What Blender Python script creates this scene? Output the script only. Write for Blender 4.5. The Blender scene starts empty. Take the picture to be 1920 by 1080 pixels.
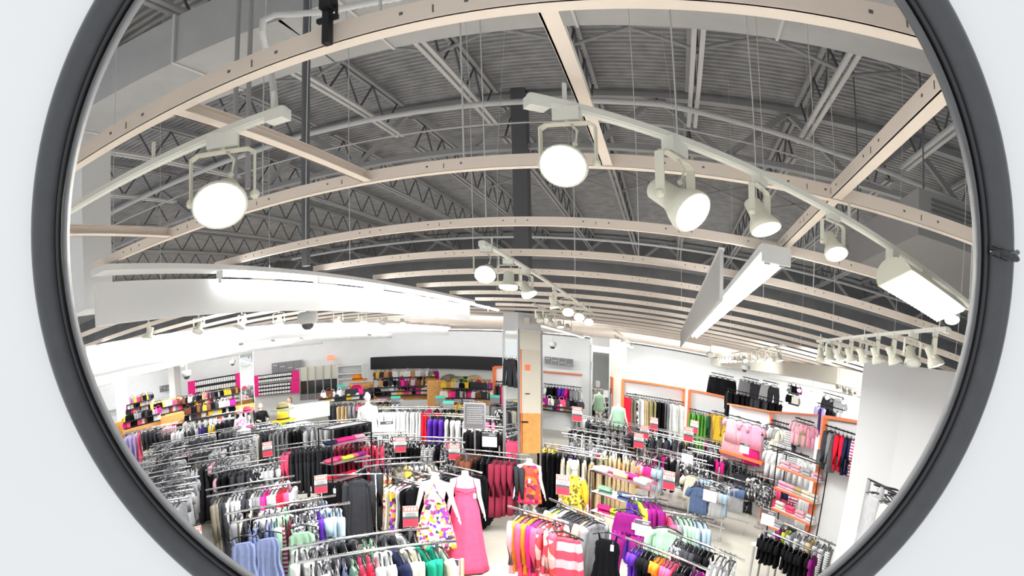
import bpy, bmesh, math, random
from mathutils import Vector, Matrix, Euler
rnd = random.Random(7)
PI = math.pi
R = math.radians
SC = bpy.context.scene
COL = SC.collection
H = 3.75                       # height of the viewpoint above the shop floor, metres

# ---------------------------------------------------------------- camera
# the convex mirror's view is a strongly curved wide-angle projection: a fisheye lens with a shifted axis
K = (0.0, 0.7261, 0.4598, -0.2751, 0.0370)
YAW, PITCH, ROLL, CX, CY = 0.3920, -0.5700, -0.0130, 809.83, 1270.54
cd = bpy.data.cameras.new('camera')
cam = bpy.data.objects.new('camera', cd)
COL.objects.link(cam)
SC.camera = cam
cd.type = 'PANO'
cd.sensor_width = 1.92
cd.sensor_fit = 'HORIZONTAL'
cd.clip_start = 0.02
cd.clip_end = 200
pc = cd if hasattr(cd, 'panorama_type') else cd.cycles
pc.panorama_type = 'FISHEYE_LENS_POLYNOMIAL'
pc.fisheye_fov = 2 * PI
for k_ in range(5):
    setattr(pc, 'fisheye_polynomial_k%d' % k_, -K[k_])
cd.shift_x = (960 - CX) / 1920
cd.shift_y = (CY - 540) / 1080
CAMROT = Matrix.Rotation(YAW, 3, 'Z') @ Matrix.Rotation(PITCH, 3, 'X') @ Matrix.Rotation(-ROLL, 3, 'Y')
cam.matrix_world = Matrix.Translation((0, 0, H)) @ (CAMROT @ Matrix.Rotation(PI / 2, 3, 'X')).to_4x4()

# ---------------------------------------------------------------- world, exposure
w = bpy.data.worlds.new('world')
SC.world = w
w.use_nodes = True
bgn = w.node_tree.nodes.get('Background')
bgn.inputs[0].default_value = (0.97, 0.985, 1.0, 1)
bgn.inputs[1].default_value = 0.80
SC.view_settings.view_transform = 'Standard'
SC.view_settings.look = 'None'
SC.view_settings.exposure = 0.25
SC.view_settings.gamma = 1.0
SC.view_settings.use_curve_mapping = False
SC.cycles.max_bounces = 6
SC.cycles.diffuse_bounces = 3
SC.cycles.glossy_bounces = 3
SC.cycles.transparent_max_bounces = 6
SC.cycles.sample_clamp_indirect = 3.0
SC.cycles.use_denoising = True

def look(v):
    return Vector(v).to_track_quat('-Z', 'Y').to_euler()

def area(name, loc, sx, sy, power, aim=(0, 0, -1), color=(1, 0.99, 0.97)):
    l = bpy.data.lights.new(name, 'AREA')
    l.shape = 'RECTANGLE'
    l.size, l.size_y, l.energy, l.color = sx, sy, power, color
    o = bpy.data.objects.new(name, l)
    COL.objects.link(o)
    o.location = loc
    o.rotation_euler = look(aim)
    return o

LIGHT_ROWS = [(-2.86, 3.1, 9.8), (-7.5, 5.2, 20.0), (-11.6, 7.0, 24.0), (-15.8, 8.5, 25.0), (-20.5, 11.0, 25.5), (-26.0, 14.0, 25.5), (-33.0, 18.0, 25.5)]
for (x_, a_, b_) in LIGHT_ROWS:
    area('fluorescent_light', (x_ + 0.14, (a_ + b_) / 2, H + 0.64), 0.08, b_ - a_, (60 if x_ > -3 else 24) * (b_ - a_), (-0.35, 0, -1))
area('fluorescent_light', (0.55, 7.2, H + 0.64), 0.10, 8.2, 80)
for (x_, y_, p_) in ((0.6, 5.6, 25), (-4.9, 7.5, 110), (1.2, 14, 150), (6.5, 17, 260), (-1.2, 8.0, 130), (-2.2, 20, 150), (8, 22, 200), (0.6, 24, 220), (-1.0, 4.2, 60)):
    area('track_fill_light', (x_, y_, H + 0.5), 0.5, 3.0, p_)  # added broad areas stand in for the light of the track spots
area('track_fill_light', (0.6, 16.5, H + .45), 2.5, .4, 150, (.25, 1, -.45))  # added fill to brighten the shaded bay panels
area('track_fill_light', (3.0, 9.5, H + .45), 1.5, .4, 70, (.30, 1, -.45))
area('track_fill_light', (-4.2, 13.0, H + .45), 4, .4, 90, (-.1, 1, -.55))
# added strips brighten the back walls in place of track spots
for (x_, y_, sx_, p_, aim_) in ((-10, 25.2, 9, 85, (0, 1, -.45)), (-1.5, 25.2, 7, 65, (0, 1, -.45)), (-22, 25.2, 12, 100, (0, 1, -.45)), (-36, 25.2, 10, 90, (0, 1, -.45)), (6.0, 23.0, 5, 70, (.6, .8, -.45)),
                                (9.0, 20.0, 4, 50, (.6, .8, -.45))):
    area('wall_fill_light', (x_, y_, H + .72), sx_, .15, p_, aim_)

# ---------------------------------------------------------------- materials
def mat(name, col, rough=0.6, metal=0.0, emit=0.0, spec=0.3, noise=0.0, nscale=6.0, bump=0.0, alpha=None):
    m = bpy.data.materials.new(name)
    m.use_nodes = True
    nt = m.node_tree
    b = nt.nodes['Principled BSDF']
    b.inputs['Base Color'].default_value = (*col, 1)
    b.inputs['Roughness'].default_value = rough
    b.inputs['Metallic'].default_value = metal
    b.inputs['Specular IOR Level'].default_value = spec
    if emit:
        b.inputs['Emission Color'].default_value = (*col, 1)
        b.inputs['Emission Strength'].default_value = emit
    if noise or bump:
        tc = nt.nodes.new('ShaderNodeTexCoord')
        n = nt.nodes.new('ShaderNodeTexNoise')
        n.inputs['Scale'].default_value = nscale
        n.inputs['Detail'].default_value = 4
        nt.links.new(tc.outputs['Object'], n.inputs['Vector'])
        if noise:
            r = nt.nodes.new('ShaderNodeValToRGB')
            r.color_ramp.elements[0].position = 0.3
            r.color_ramp.elements[1].position = 0.7
            r.color_ramp.elements[0].color = (*[c * (1 - noise) for c in col], 1)
            r.color_ramp.elements[1].color = (*[min(1, c * (1 + noise * 0.5)) for c in col], 1)
            nt.links.new(n.outputs['Fac'], r.inputs['Fac'])
            nt.links.new(r.outputs['Color'], b.inputs['Base Color'])
        if bump:
            bp = nt.nodes.new('ShaderNodeBump')
            bp.inputs['Strength'].default_value = bump
            bp.inputs['Distance'].default_value = 0.02
            nt.links.new(n.outputs['Fac'], bp.inputs['Height'])
            nt.links.new(bp.outputs['Normal'], b.inputs['Normal'])
    return m

def mat_stripe(name, cols, axis='Z', width=0.1, rough=0.7):
    """bands of the given colours repeated along one object axis"""
    m = bpy.data.materials.new(name)
    m.use_nodes = True
    nt = m.node_tree
    b = nt.nodes['Principled BSDF']
    b.inputs['Roughness'].default_value = rough
    tc = nt.nodes.new('ShaderNodeTexCoord')
    sp = nt.nodes.new('ShaderNodeSeparateXYZ')
    nt.links.new(tc.outputs['Object'], sp.inputs[0])
    mu = nt.nodes.new('ShaderNodeMath'); mu.operation = 'MULTIPLY'; mu.inputs[1].default_value = 1 / (width * len(cols))
    fr = nt.nodes.new('ShaderNodeMath'); fr.operation = 'FRACT'
    nt.links.new(sp.outputs['XYZ'.index(axis)], mu.inputs[0])
    nt.links.new(mu.outputs[0], fr.inputs[0])
    r = nt.nodes.new('ShaderNodeValToRGB')
    r.color_ramp.interpolation = 'CONSTANT'
    els = r.color_ramp.elements
    while len(els) < len(cols):
        els.new(0.5)
    for i, c in enumerate(cols):
        els[i].position = i / len(cols)
    for i, c in enumerate(cols):
        els[i].color = (*c, 1)
    nt.links.new(fr.outputs[0], r.inputs['Fac'])
    nt.links.new(r.outputs['Color'], b.inputs['Base Color'])
    return m

def mat_print(name, cols, scale=9.0, rough=0.7, kind='VORONOI'):
    m = bpy.data.materials.new(name)
    m.use_nodes = True
    nt = m.node_tree
    b = nt.nodes['Principled BSDF']
    b.inputs['Roughness'].default_value = rough
    tc = nt.nodes.new('ShaderNodeTexCoord')
    r = nt.nodes.new('ShaderNodeValToRGB')
    if kind == 'VORONOI':
        v = nt.nodes.new('ShaderNodeTexVoronoi')
        v.inputs['Scale'].default_value = scale
        nt.links.new(tc.outputs['Object'], v.inputs['Vector'])
        sp = nt.nodes.new('ShaderNodeSeparateColor')
        nt.links.new(v.outputs['Color'], sp.inputs[0])
        nt.links.new(sp.outputs[0], r.inputs['Fac'])
    else:
        v = nt.nodes.new('ShaderNodeTexNoise')
        v.inputs['Scale'].default_value = scale
        v.inputs['Detail'].default_value = 3
        nt.links.new(tc.outputs['Object'], v.inputs['Vector'])
        mr = nt.nodes.new('ShaderNodeMapRange')
        mr.inputs[1].default_value = 0.35; mr.inputs[2].default_value = 0.65
        nt.links.new(v.outputs['Fac'], mr.inputs[0])
        nt.links.new(mr.outputs[0], r.inputs['Fac'])
    r.color_ramp.interpolation = 'CONSTANT'
    els = r.color_ramp.elements
    while len(els) < len(cols):
        els.new(0.5)
    for i in range(len(cols)):
        els[i].position = i / len(cols)
    for i, c in enumerate(cols):
        els[i].color = (*c, 1)
    nt.links.new(r.outputs['Color'], b.inputs['Base Color'])
    return m

M = {
    'wall': mat('wall_paint', (0.86, 0.88, 0.89), 0.7, noise=0.03, nscale=1.5),
    'mirror_wall': mat('mirror_wall_paint', (0.90, 0.91, 0.915), 0.7, noise=0.02, nscale=2),
    'cream': mat('cream_paint', (0.80, 0.78, 0.68), 0.6),
    'grey_wall': mat('grey_paint', (0.55, 0.55, 0.54), 0.7),
    'dark_wall': mat('dark_upper_wall', (0.22, 0.225, 0.235), 0.8, noise=0.2, nscale=1),
    'floor': mat('shop_floor', (0.62, 0.60, 0.52), 0.35, noise=0.06, nscale=3),
    'deck': mat('roof_deck_metal', (0.40, 0.405, 0.415), 0.6, noise=0.25, nscale=3),
    'steel': mat('roof_steel', (0.36, 0.365, 0.375), 0.5),
    'steel_dark': mat('roof_steel_dark', (0.13, 0.135, 0.145), 0.6),
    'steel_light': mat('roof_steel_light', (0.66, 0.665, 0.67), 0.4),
    'duct': mat('duct_wrap', (0.50, 0.505, 0.51), 0.6, noise=0.10, nscale=2, bump=0.2),
    'channel': mat('ceiling_channel_paint', (0.96, 0.84, 0.73), 0.45, noise=0.04, nscale=4),
    'black': mat('black_paint', (0.012, 0.012, 0.014), 0.5),
    'track': mat('track_cream', (0.88, 0.89, 0.82), 0.4),
    'lampcan': mat('lamp_cream', (0.88, 0.87, 0.74), 0.35),
    'gold': mat('brass_clip', (0.8, 0.6, 0.2), 0.3, 0.8),
    'lens': mat('lamp_lens', (1, 1, 0.98), 0.3, emit=14.0),
    'tube': mat('fluorescent_tube', (1, 1, 1), 0.3, emit=14.0),
    'white': mat('white_enamel', (0.88, 0.89, 0.89), 0.4),
    'frame': mat('mirror_frame', (0.066, 0.070, 0.077), 0.42, spec=0.5, noise=0.1, nscale=30),
    'rubber': mat('rubber_gasket', (0.02, 0.02, 0.022), 0.3, spec=0.6),
    'chrome': mat('chrome', (0.85, 0.86, 0.88), 0.18, 1.0),
    'alu': mat('brushed_aluminium', (0.62, 0.63, 0.65), 0.3, 0.8),
    'mirror': mat('mirror_glass', (0.9, 0.93, 0.92), 0.02, 1.0),
    'glass_dark': mat('dark_window', (0.03, 0.035, 0.04), 0.12, spec=0.8),
    'orange': mat('orange_frame', (0.80, 0.20, 0.07), 0.5),
    'wood': mat('orange_wood', (0.72, 0.36, 0.11), 0.5, noise=0.15, nscale=8),
    'panel_grey': mat('grey_panel', (0.22, 0.22, 0.23), 0.6),
    'letters': mat('white_letters', (0.8, 0.8, 0.8), 0.6),
    'mann': mat('mannequin_white', (0.88, 0.87, 0.85), 0.35),
    'hanger': mat('black_hanger', (0.012, 0.012, 0.014), 0.25, spec=0.6),
    'tag': mat('price_tag_card', (0.92, 0.92, 0.92), 0.6),
    'red': mat('sale_red', (0.75, 0.05, 0.09), 0.5),
    'coral': mat('coral_card', (0.9, 0.25, 0.2), 0.5),
    'teal': mat('teal_card', (0.08, 0.55, 0.42), 0.5),
    'dkcard': mat('charcoal_card', (0.10, 0.10, 0.11), 0.5),
    'skin': mat('skin', (0.62, 0.40, 0.30), 0.6),
}

# ---------------------------------------------------------------- mesh builder
class MB:
    def __init__(s):
        s.v, s.f, s.m, s.cur = [], [], [], 0

    def add(s, vs, fs):
        n = len(s.v)
        s.v += [tuple(p) for p in vs]
        s.f += [[i + n for i in f] for f in fs]
        s.m += [s.cur] * len(fs)
        return s

    def mi(s, i):
        s.cur = i
        return s

    def box(s, c, d, rot=None):
        hx, hy, hz = d[0] / 2, d[1] / 2, d[2] / 2
        vs = [Vector((x, y, z)) for x in (-hx, hx) for y in (-hy, hy) for z in (-hz, hz)]
        if rot is not None:
            mt = rot if isinstance(rot, Matrix) else Matrix.Rotation(rot, 3, 'Z')
            vs = [mt @ q for q in vs]
        c = Vector(c)
        return s.add([q + c for q in vs], [(0, 1, 3, 2), (4, 6, 7, 5), (0, 4, 5, 1), (2, 3, 7, 6), (0, 2, 6, 4), (1, 5, 7, 3)])

    def bar(s, a, b, w_, h_):
        a, b = Vector(a), Vector(b)
        d = b - a
        q = d.to_track_quat('Y', 'Z').to_matrix()
        return s.box((a + b) / 2, (w_, d.length, h_), q)

    def tube(s, pts, r, n=8, cap=True):
        pts = [Vector(p) for p in pts]
        rs = r if isinstance(r, (list, tuple)) else [r] * len(pts)
        rings = []
        up = Vector((0, 0, 1))
        for i, p in enumerate(pts):
            d = (pts[min(i + 1, len(pts) - 1)] - pts[max(i - 1, 0)])
            if d.length < 1e-9:
                d = Vector((0, 0, 1))
            d.normalize()
            x = d.cross(up)
            if x.length < 1e-3:
                x = d.cross(Vector((0, 1, 0)))
            x.normalize()
            y = x.cross(d)
            rings.append([p + (x * math.cos(2 * PI * k / n) + y * math.sin(2 * PI * k / n)) * rs[i] for k in range(n)])
        return s.loft(rings, cap)

    def loft(s, rings, cap=True, close=False):
        n = len(rings[0])
        vs = [p for r_ in rings for p in r_]
        fs = []
        for i in range(len(rings) - (0 if close else 1)):
            a, b = i * n, ((i + 1) % len(rings)) * n
            for k in range(n):
                fs.append((a + k, a + (k + 1) % n, b + (k + 1) % n, b + k))
        if cap and not close:
            fs.append(tuple(range(n))[::-1])
            fs.append(tuple((len(rings) - 1) * n + k for k in range(n)))
        return s.add(vs, fs)

    def ell(s, c, rad, n=14, rot=None):
        rings = []
        c = Vector(c)
        for i in range(1, n // 2 + 1):
            t = PI * i / (n // 2 + 1)
            rg = []
            for k in range(n):
                a = 2 * PI * k / n
                q = Vector((rad[0] * math.sin(t) * math.cos(a), rad[1] * math.sin(t) * math.sin(a), rad[2] * math.cos(t)))
                if rot:
                    q = rot @ q
                rg.append(c + q)
            rings.append(rg)
        return s.loft(rings)

    def mesh(s, name, mats, smooth=False):
        me = bpy.data.meshes.new(name)
        me.from_pydata(s.v, [], s.f)
        for m_ in (mats if isinstance(mats, (list, tuple)) else [mats]):
            me.materials.append(m_)
        for p, i in zip(me.polygons, s.m):
            p.material_index = i
            p.use_smooth = smooth
        bm = bmesh.new()
        bm.from_mesh(me)
        bmesh.ops.recalc_face_normals(bm, faces=bm.faces)
        bm.to_mesh(me)
        bm.free()
        me.update()
        return me

    def build(s, name, mats, parent=None, smooth=False):
        o = bpy.data.objects.new(name, s.mesh(name, mats, smooth))
        COL.objects.link(o)
        if parent is not None:
            o.parent = parent
        return o

def tag(o, label, cat, group=None, kind=None):
    if label: o['label'] = label
    if cat: o['category'] = cat
    if group: o['group'] = group
    if kind: o['kind'] = kind
    return o

def thing(name, label, cat, loc=(0, 0, 0), rz=0.0, group=None):
    o = bpy.data.objects.new(name, None)
    o.empty_display_size = 0.1
    COL.objects.link(o)
    o.location = loc
    o.rotation_euler = (0, 0, rz)
    return tag(o, label, cat, group)

def struct(name, mb, m, label=None, smooth=False):
    o = mb.build(name, m, None, smooth)
    o['kind'] = 'structure'
    if label:
        o['label'] = label
    return o

def dup(root, label=None, group=None, loc=None, rz=None):
    r = root.copy()
    COL.objects.link(r)
    if label: r['label'] = label
    if group: r['group'] = group
    if loc is not None: r.location = loc
    if rz is not None: r.rotation_euler = (0, 0, rz)
    for ch in list(root.children):
        c = ch.copy(); COL.objects.link(c); c.parent = r
        for g in list(ch.children):
            e = g.copy(); COL.objects.link(e); e.parent = c
    return r

def ray(u, v):
    """direction seen at a place of the photograph"""
    dx, dy = (u - CX) / 1000, -(v - CY) / 1000
    r = math.hypot(dx, dy) + 1e-9
    th = K[1] * r + K[2] * r ** 2 + K[3] * r ** 3 + K[4] * r ** 4
    s = math.sin(th) / r
    return CAMROT @ Vector((dx * s, math.cos(th), dy * s))

def at(u, v, z):
    """point of the shop at height z (above the floor) seen at u, v"""
    d = ray(u, v)
    return Vector((0, 0, H)) + d * ((z - H) / d.z)

def far(u, v, dist):
    """point at horizontal distance dist seen at u, v"""
    d = ray(u, v)
    return Vector((0, 0, H)) + d * (dist / math.hypot(d.x, d.y))

# ================================================================ the wall with the mirror
AX = Vector((math.sin(R(-13.65)) * math.cos(R(10.7)), math.cos(R(-13.65)) * math.cos(R(10.7)), math.sin(R(10.7))))
DM = 0.75
AXM = AX.to_track_quat('Y', 'Z').to_matrix()
MC = Vector((0, 0, H)) + AX * DM
def onax(x, t, z):
    return MC + AXM @ Vector((x, t, z))
mb = MB()
n = 96
inn = [(0.70 * math.cos(2 * PI * k / n), 0.70 * math.sin(2 * PI * k / n)) for k in range(n)]
def sq(c):
    f = min(9.0 / max(abs(c[0]), 1e-6), (6.4 if c[1] > 0 else 4.3) / max(abs(c[1]), 1e-6))
    return (c[0] * f, c[1] * f)
outl = [sq(c) for c in inn]
mb.loft([[onax(x, 0, z) for x, z in inn], [onax(x, 0, z) for x, z in outl], [onax(x, 0.03, z) for x, z in outl], [onax(x, 0.03, z) for x, z in inn]], close=True)
struct('wall_front', mb, M['mirror_wall'], 'white painted wall around the round mirror', smooth=False)

mir = thing('convex_mirror', 'round wall mirror with a matt black rim, hung on the white wall', 'mirror', MC)
mir.rotation_euler = AXM.to_euler()
def ringprof(prof, nn=160):
    m_ = MB()
    m_.loft([[Vector((r_ * math.cos(2 * PI * k / nn), t_, r_ * math.sin(2 * PI * k / nn))) for r_, t_ in prof] for k in range(nn)], cap=False, close=True)
    return m_
ringprof([(0.728, 0.0), (0.730, -0.012), (0.726, -0.022), (0.716, -0.028), (0.704, -0.028), (0.694, -0.022), (0.688, -0.012), (0.685, 0.0), (0.700, 0.02)]).build('mirror_frame', M['frame'], mir, True)
ringprof([(0.6855, -0.004), (0.684, -0.010), (0.681, -0.011), (0.679, -0.006), (0.679, 0.004), (0.684, 0.004)]).build('rubber_gasket', M['rubber'], mir, True)
ringprof([(0.676, 0.0), (0.675, -0.004), (0.673, -0.004), (0.672, 0.0), (0.672, 0.012), (0.680, 0.012)]).build('glass_edge', M['steel_dark'], mir, True)
cl = MB()
ca = math.atan2(0.17, 0.69)
for r_, s_, l_ in ((0.700, 0.012, 0.03), (0.716, 0.010, 0.035), (0.684, 0.008, 0.02)):
    cl.ell((r_ * math.cos(ca), -0.026, r_ * math.sin(ca)), (l_ * 0.5, 0.008, s_ * 0.7), 10)
cl.tube([(0.68 * math.cos(ca + .01), -0.02, 0.68 * math.sin(ca + .01)), (0.70 * math.cos(ca), -0.036, 0.70 * math.sin(ca)), (0.735 * math.cos(ca + .01), -0.02, 0.735 * math.sin(ca + .01))], 0.004, 6)
cl.build('joint_clip', M['rubber'], mir, True)

# ================================================================ floor, walls, roof
GZ = H + 0.80
DECK = H + 6.3
mb = MB()
mb.add([(-50, 1.6, 0), (16, 1.6, 0), (16, 30, 0), (-50, 30, 0)], [(0, 1, 2, 3)])
struct('floor', mb, M['floor'], 'pale beige and grey shop floor between the racks')
mb = MB()
prof = []
y_ = 0.3
while y_ < 31:
    prof += [(y_, 0), (y_ + 0.055, 0), (y_ + 0.075, 0.05), (y_ + 0.13, 0.05)]
    y_ += 0.15
vs = [(x_, y_, DECK + z_) for (y_, z_) in prof for x_ in (-50, 20)]
mb.add(vs, [(2 * i, 2 * i + 1, 2 * i + 3, 2 * i + 2) for i in range(len(prof) - 1)])
struct('ceiling', mb, M['deck'], 'dark grey ribbed metal roof deck')
YB = 28.0
mb = MB().box((-21.5, YB + 0.1, GZ / 2), (49, 0.2, GZ))
struct('wall_back', mb, M['wall'], 'long white back wall of the shop')
a, b = Vector((3, YB, 0)), Vector((11.5, 22.0, 0))
mb = MB()
mb.bar((a.x, a.y, GZ / 2), (b.x, b.y, GZ / 2), 0.2, GZ)
struct('wall_back_right', mb, M['wall'], 'white back wall behind the orange framed bays')
mb = MB().box((-15, YB + 0.5, (GZ + DECK) / 2 + .1), (70, 0.1, DECK - GZ + .3))
struct('wall_upper_back', mb, M['dark_wall'])
mb = MB().box((16.2, 15, DECK / 2), (0.2, 30, DECK))
struct('wall_right_far', mb, M['dark_wall'])
mb = MB()
P = [Vector((2.72, 7.78, 0)), Vector((3.12, 7.22, 0)), Vector((3.75, 3.0, 0)), Vector((3.95, 3.0, 0)), Vector((3.30, 7.35, 0)), Vector((2.84, 7.88, 0))]
mb.loft([[p.copy() for p in P], [p + Vector((0, 0, GZ - .03)) for p in P]])
struct('wall_right', mb, mat('partition_paint', (0.66, 0.67, 0.68), 0.7), 'tall white partition wall at the right edge')
mb = MB()
mb.bar((2.3, YB - 0.2, H + .62), (3.75, 12.0, H + .62), 0.25, 0.36)
mb.bar((3.75, 12.0, H + .62), (6.5, 9.0, H + .62), 0.25, 0.36)
struct('trim_1', mb, M['cream'], 'pale soffit beam below the ceiling on the right')
mb = MB().box(((-14.2 - 6.5) / 2, YB - 0.35, H - 0.95), (8.2, 0.5, 0.72))
struct('trim_2', mb, M['black'], 'long black fascia band across the back wall')
# lower white ledge over the shoe wall
mb = MB().box((-29, YB - 0.3, H - 1.55), (20, 0.5, 0.12))
struct('trim_3', mb, M['white'], 'white ledge along the back wall on the left')

# ---- suspended channels
def channel_mesh(L, along='x'):
    m_ = MB()
    def bx(c, d):
        if along == 'y':
            c = (c[1], c[0], c[2]); d = (d[1], d[0], d[2])
        m_.box(c, d)
    bx((L / 2, 0, 0.0275), (L, 0.006, 0.055))
    bx((L / 2, 0.018, 0.002), (L, 0.04, 0.004))
    bx((L / 2, 0.010, 0.053), (L, 0.02, 0.004))
    m_.mi(1)
    q = 0.3
    while q < min(L, 9):
        bx((q, -0.0035, 0.03), (0.008, 0.002, 0.008)); bx((q + .07, -0.0035, 0.025), (0.003, 0.002, 0.022)); bx((q + 0.14, -0.0035, 0.03), (0.008, 0.002, 0.008))
        q += 0.45
    return m_
for k in range(23):
    y_ = 1.094 + 1.102 * k
    x0 = {0: -2.6, 1: -3.0, 2: -3.0}.get(k, -2.86 if k < 9 else -30)
    x1 = 3.3 if k < 7 else 10.5
    if k < 7: x1 = (1.35, 2.2, 3.1, 4, 5, 6, 8)[k]
    o = channel_mesh(x1 - x0).build('ceiling_channel', [M['channel'], M['steel_dark']])
    o.location = (x0, y_, GZ)
    names = ['nearest the mirror at the top', 'second from the mirror', 'third from the mirror', 'fourth from the mirror', 'fifth from the mirror',
             'sixth from the mirror', 'seventh from the mirror', 'eighth from the mirror']
    if k < 8:
        tag(o, 'pale peach punched steel ceiling channel running crosswise, ' + names[k], 'ceiling channel', 'cross channels of the open ceiling')
    else:
        tag(o, 'pale steel ceiling channel running crosswise far back near the back wall', 'ceiling channel', 'far cross channels of the open ceiling')
    if 3 <= k < 9:   # the channels left of the light valance, seen below it
        o2 = channel_mesh(13).build('ceiling_channel', [M['channel'], M['steel_dark']])
        o2.location = (-16.2, y_, GZ)
        tag(o2, 'pale ceiling channel crossing above the left light valances', 'ceiling channel', 'left cross channels of the open ceiling')
for (x_, y0, y1, lb) in ((-1.18, 1.10, 2.19, 'short peach ceiling channel joining the first two cross channels, behind the left lamp'),
                         (-0.226, 1.10, 2.19, 'short peach ceiling channel running down to the lamp at the top centre'),
                         (0.613, 0.92, 3.3, 'long peach ceiling channel running lengthwise on the right under the big duct'),
                         (-2.33, 1.5, 2.19, 'short pale ceiling channel at the far left edge')):
    o = channel_mesh(y1 - y0, 'y').build('ceiling_channel', [M['channel'], M['steel_dark']])
    o.location = (x_, y0, GZ + .002)
    tag(o, lb, 'ceiling channel')

# ---- roof joists
def joist(x_, y0, y1, label, group, light=True):
    t = thing('roof_joist', label, 'joist', (x_, y0, H + 5.3), 0, group)
    L = y1 - y0
    b_ = MB(); b_.box((-0.06, L / 2, 0), (0.07, L, 0.06)); b_.box((0.06, L / 2, 0), (0.07, L, 0.06)); b_.build('bottom_chord', M['steel_light'] if light else M['steel'], t)  # lighter steel puts the light from below into the bottom bars' colour
    b_ = MB(); b_.box((-0.06, L / 2, 0.85), (0.07, L, 0.08)); b_.box((0.06, L / 2, 0.85), (0.07, L, 0.08)); b_.build('top_chord', M['steel'], t)
    b_ = MB()
    q = 0; up = True
    while q < L - 0.5:
        z0, z1 = (0.03, 0.82) if up else (0.82, 0.03)
        b_.tube([(0, q, z0), (0, q + 0.55, z1)], 0.022, 6)
        q += 0.55; up = not up
    b_.build('web', M['steel_dark'], t)
    return t
JX = [-12.0, -9.7, -7.5, -5.35, -3.3, -1.3, 0.55, 2.65, 4.75, 6.9, 9.2]
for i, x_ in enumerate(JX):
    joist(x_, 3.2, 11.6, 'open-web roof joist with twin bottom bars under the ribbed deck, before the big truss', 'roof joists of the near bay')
for x_ in [-26, -23, -20, -17, -14.2] + JX:
    joist(x_, 12.4, 27.8, 'open-web roof joist under the ribbed deck behind the big truss', 'roof joists of the far bay', False)
# big truss (girder)
def girder(y_, lab):
    t = thing('roof_truss', lab, 'truss', (0, y_, H + 4.85))
    b_ = MB(); b_.box((-8, 0, 0), (46, 0.16, 0.12)); b_.build('bottom_chord', M['steel'], t)
    b_ = MB(); b_.box((-8, 0, 1.30), (46, 0.2, 0.12)); b_.build('top_chord', M['steel'], t)
    b_ = MB(); q = -30; up = True
    while q < 14:
        z0, z1 = (0.0, 1.28) if up else (1.28, 0.0)
        b_.bar((q, 0, z0), (q + 1.3, 0, z1), 0.09, 0.12); q += 1.3; up = not up
    b_.build('web', M['steel'], t)
girder(12.0, 'deep dark steel truss with large diagonals crossing under the roof')
girder(27.4, 'far dark steel truss above the back wall')
# cross bracing between joists
for (x0, x1, y0, y1) in ((-5.35, -3.3, 8.2, 8.2), (-3.3, -1.3, 8.4, 8.4), (-1.3, .55, 8.6, 8.6), (.55, 2.65, 8.6, 8.6), (2.65, 4.75, 8.8, 8.8), (-7.5, -5.35, 8.2, 8.2), (4.75, 6.9, 9, 9),
                         (-3.3, -1.3, 17, 17), (-1.3, .55, 17, 17), (.55, 2.65, 17, 17), (-5.35, -3.3, 17, 17), (2.65, 4.75, 17, 17)):
    t = MB()
    t.tube([(x0, y0, H + 5.35), (x1, y1, H + 6.1)], 0.03, 6)
    t.tube([(x0, y0 + .05, H + 6.1), (x1, y1 + .05, H + 5.35)], 0.03, 6)
    tag(t.build('cross_brace', M['steel']), 'crossed steel brace between two roof joists', 'brace', 'cross braces between the joists')
# sprinkler pipes
t = MB(); t.tube([(-14, 10.0, H + 5.1), (-6.5, 9.95, H + 5.1), (0, 10.25, H + 5.1), (3, 11.2, H + 5.1), (9, 12.6, H + 5.1)], 0.06, 10)
tag(t.build('sprinkler_pipe', M['steel_light'], None, True), 'grey sprinkler main pipe crossing below the roof joists', 'pipe')
t = MB(); t.tube([(-14, 10.4, H + 4.9), (0, 10.8, H + 4.9), (9, 13.0, H + 4.9)], 0.018, 6)
tag(t.build('conduit', M['steel_light'], None, True), 'thin grey conduit alongside the sprinkler main pipe', 'conduit')
t = MB(); t.tube([(-14, 20, H + 4.4), (9, 20.4, H + 4.4)], 0.05, 8)
tag(t.build('sprinkler_pipe', M['steel_light'], None, True), 'grey sprinkler pipe crossing far behind the big truss', 'pipe')
# big duct
t = thing('air_duct', 'large wrapped grey air duct crossing the top of the ceiling', 'duct', (0, 0, 0))
b_ = MB()
b_.bar((-14.5, 4.35, H + 4.34), (-3.5, 5.30, H + 4.34), 1.2, 0.68)
b_.bar((-3.5, 5.30, H + 4.34), (8, 5.62, H + 4.34), 1.2, 0.68)
b_.build('duct_body', M['duct'], t)
for q in range(-13, 8, 2):
    b_ = MB()
    yq = 4.35 + (q + 14.5) * 0.95 / 11 if q < -3.5 else 5.30 + (q + 3.5) * 0.32 / 11.5
    b_.box((q + .2, yq, H + 4.34), (0.03, 1.24, 0.72))
    b_.build('duct_seam', M['steel_light'], t)
b_ = MB()
b_.box((4.4, 7.7, H + 2.48), (3.2, 2.6, 0.56))
t = thing('air_handling_unit', 'pale boxy air unit hanging under the roof at the right edge', 'air unit', (0, 0, 0))
b_.build('unit_body', mat('unit_grey', (0.30, 0.30, 0.30), 0.6), t)
b_ = MB()
for i in range(7): b_.box((3.4, 6.39, H + 2.3 + i * .06), (0.9, 0.02, 0.02))
b_.build('vent_grille', M['steel_dark'], t)
for x_ in (2.9, 5.9):
    for yy in (6.5, 8.9):
        MB().tube([(x_, yy, H + 2.7), (x_, yy, DECK)], 0.01, 6).build('hanger_rod', M['steel_dark'], t)
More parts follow.
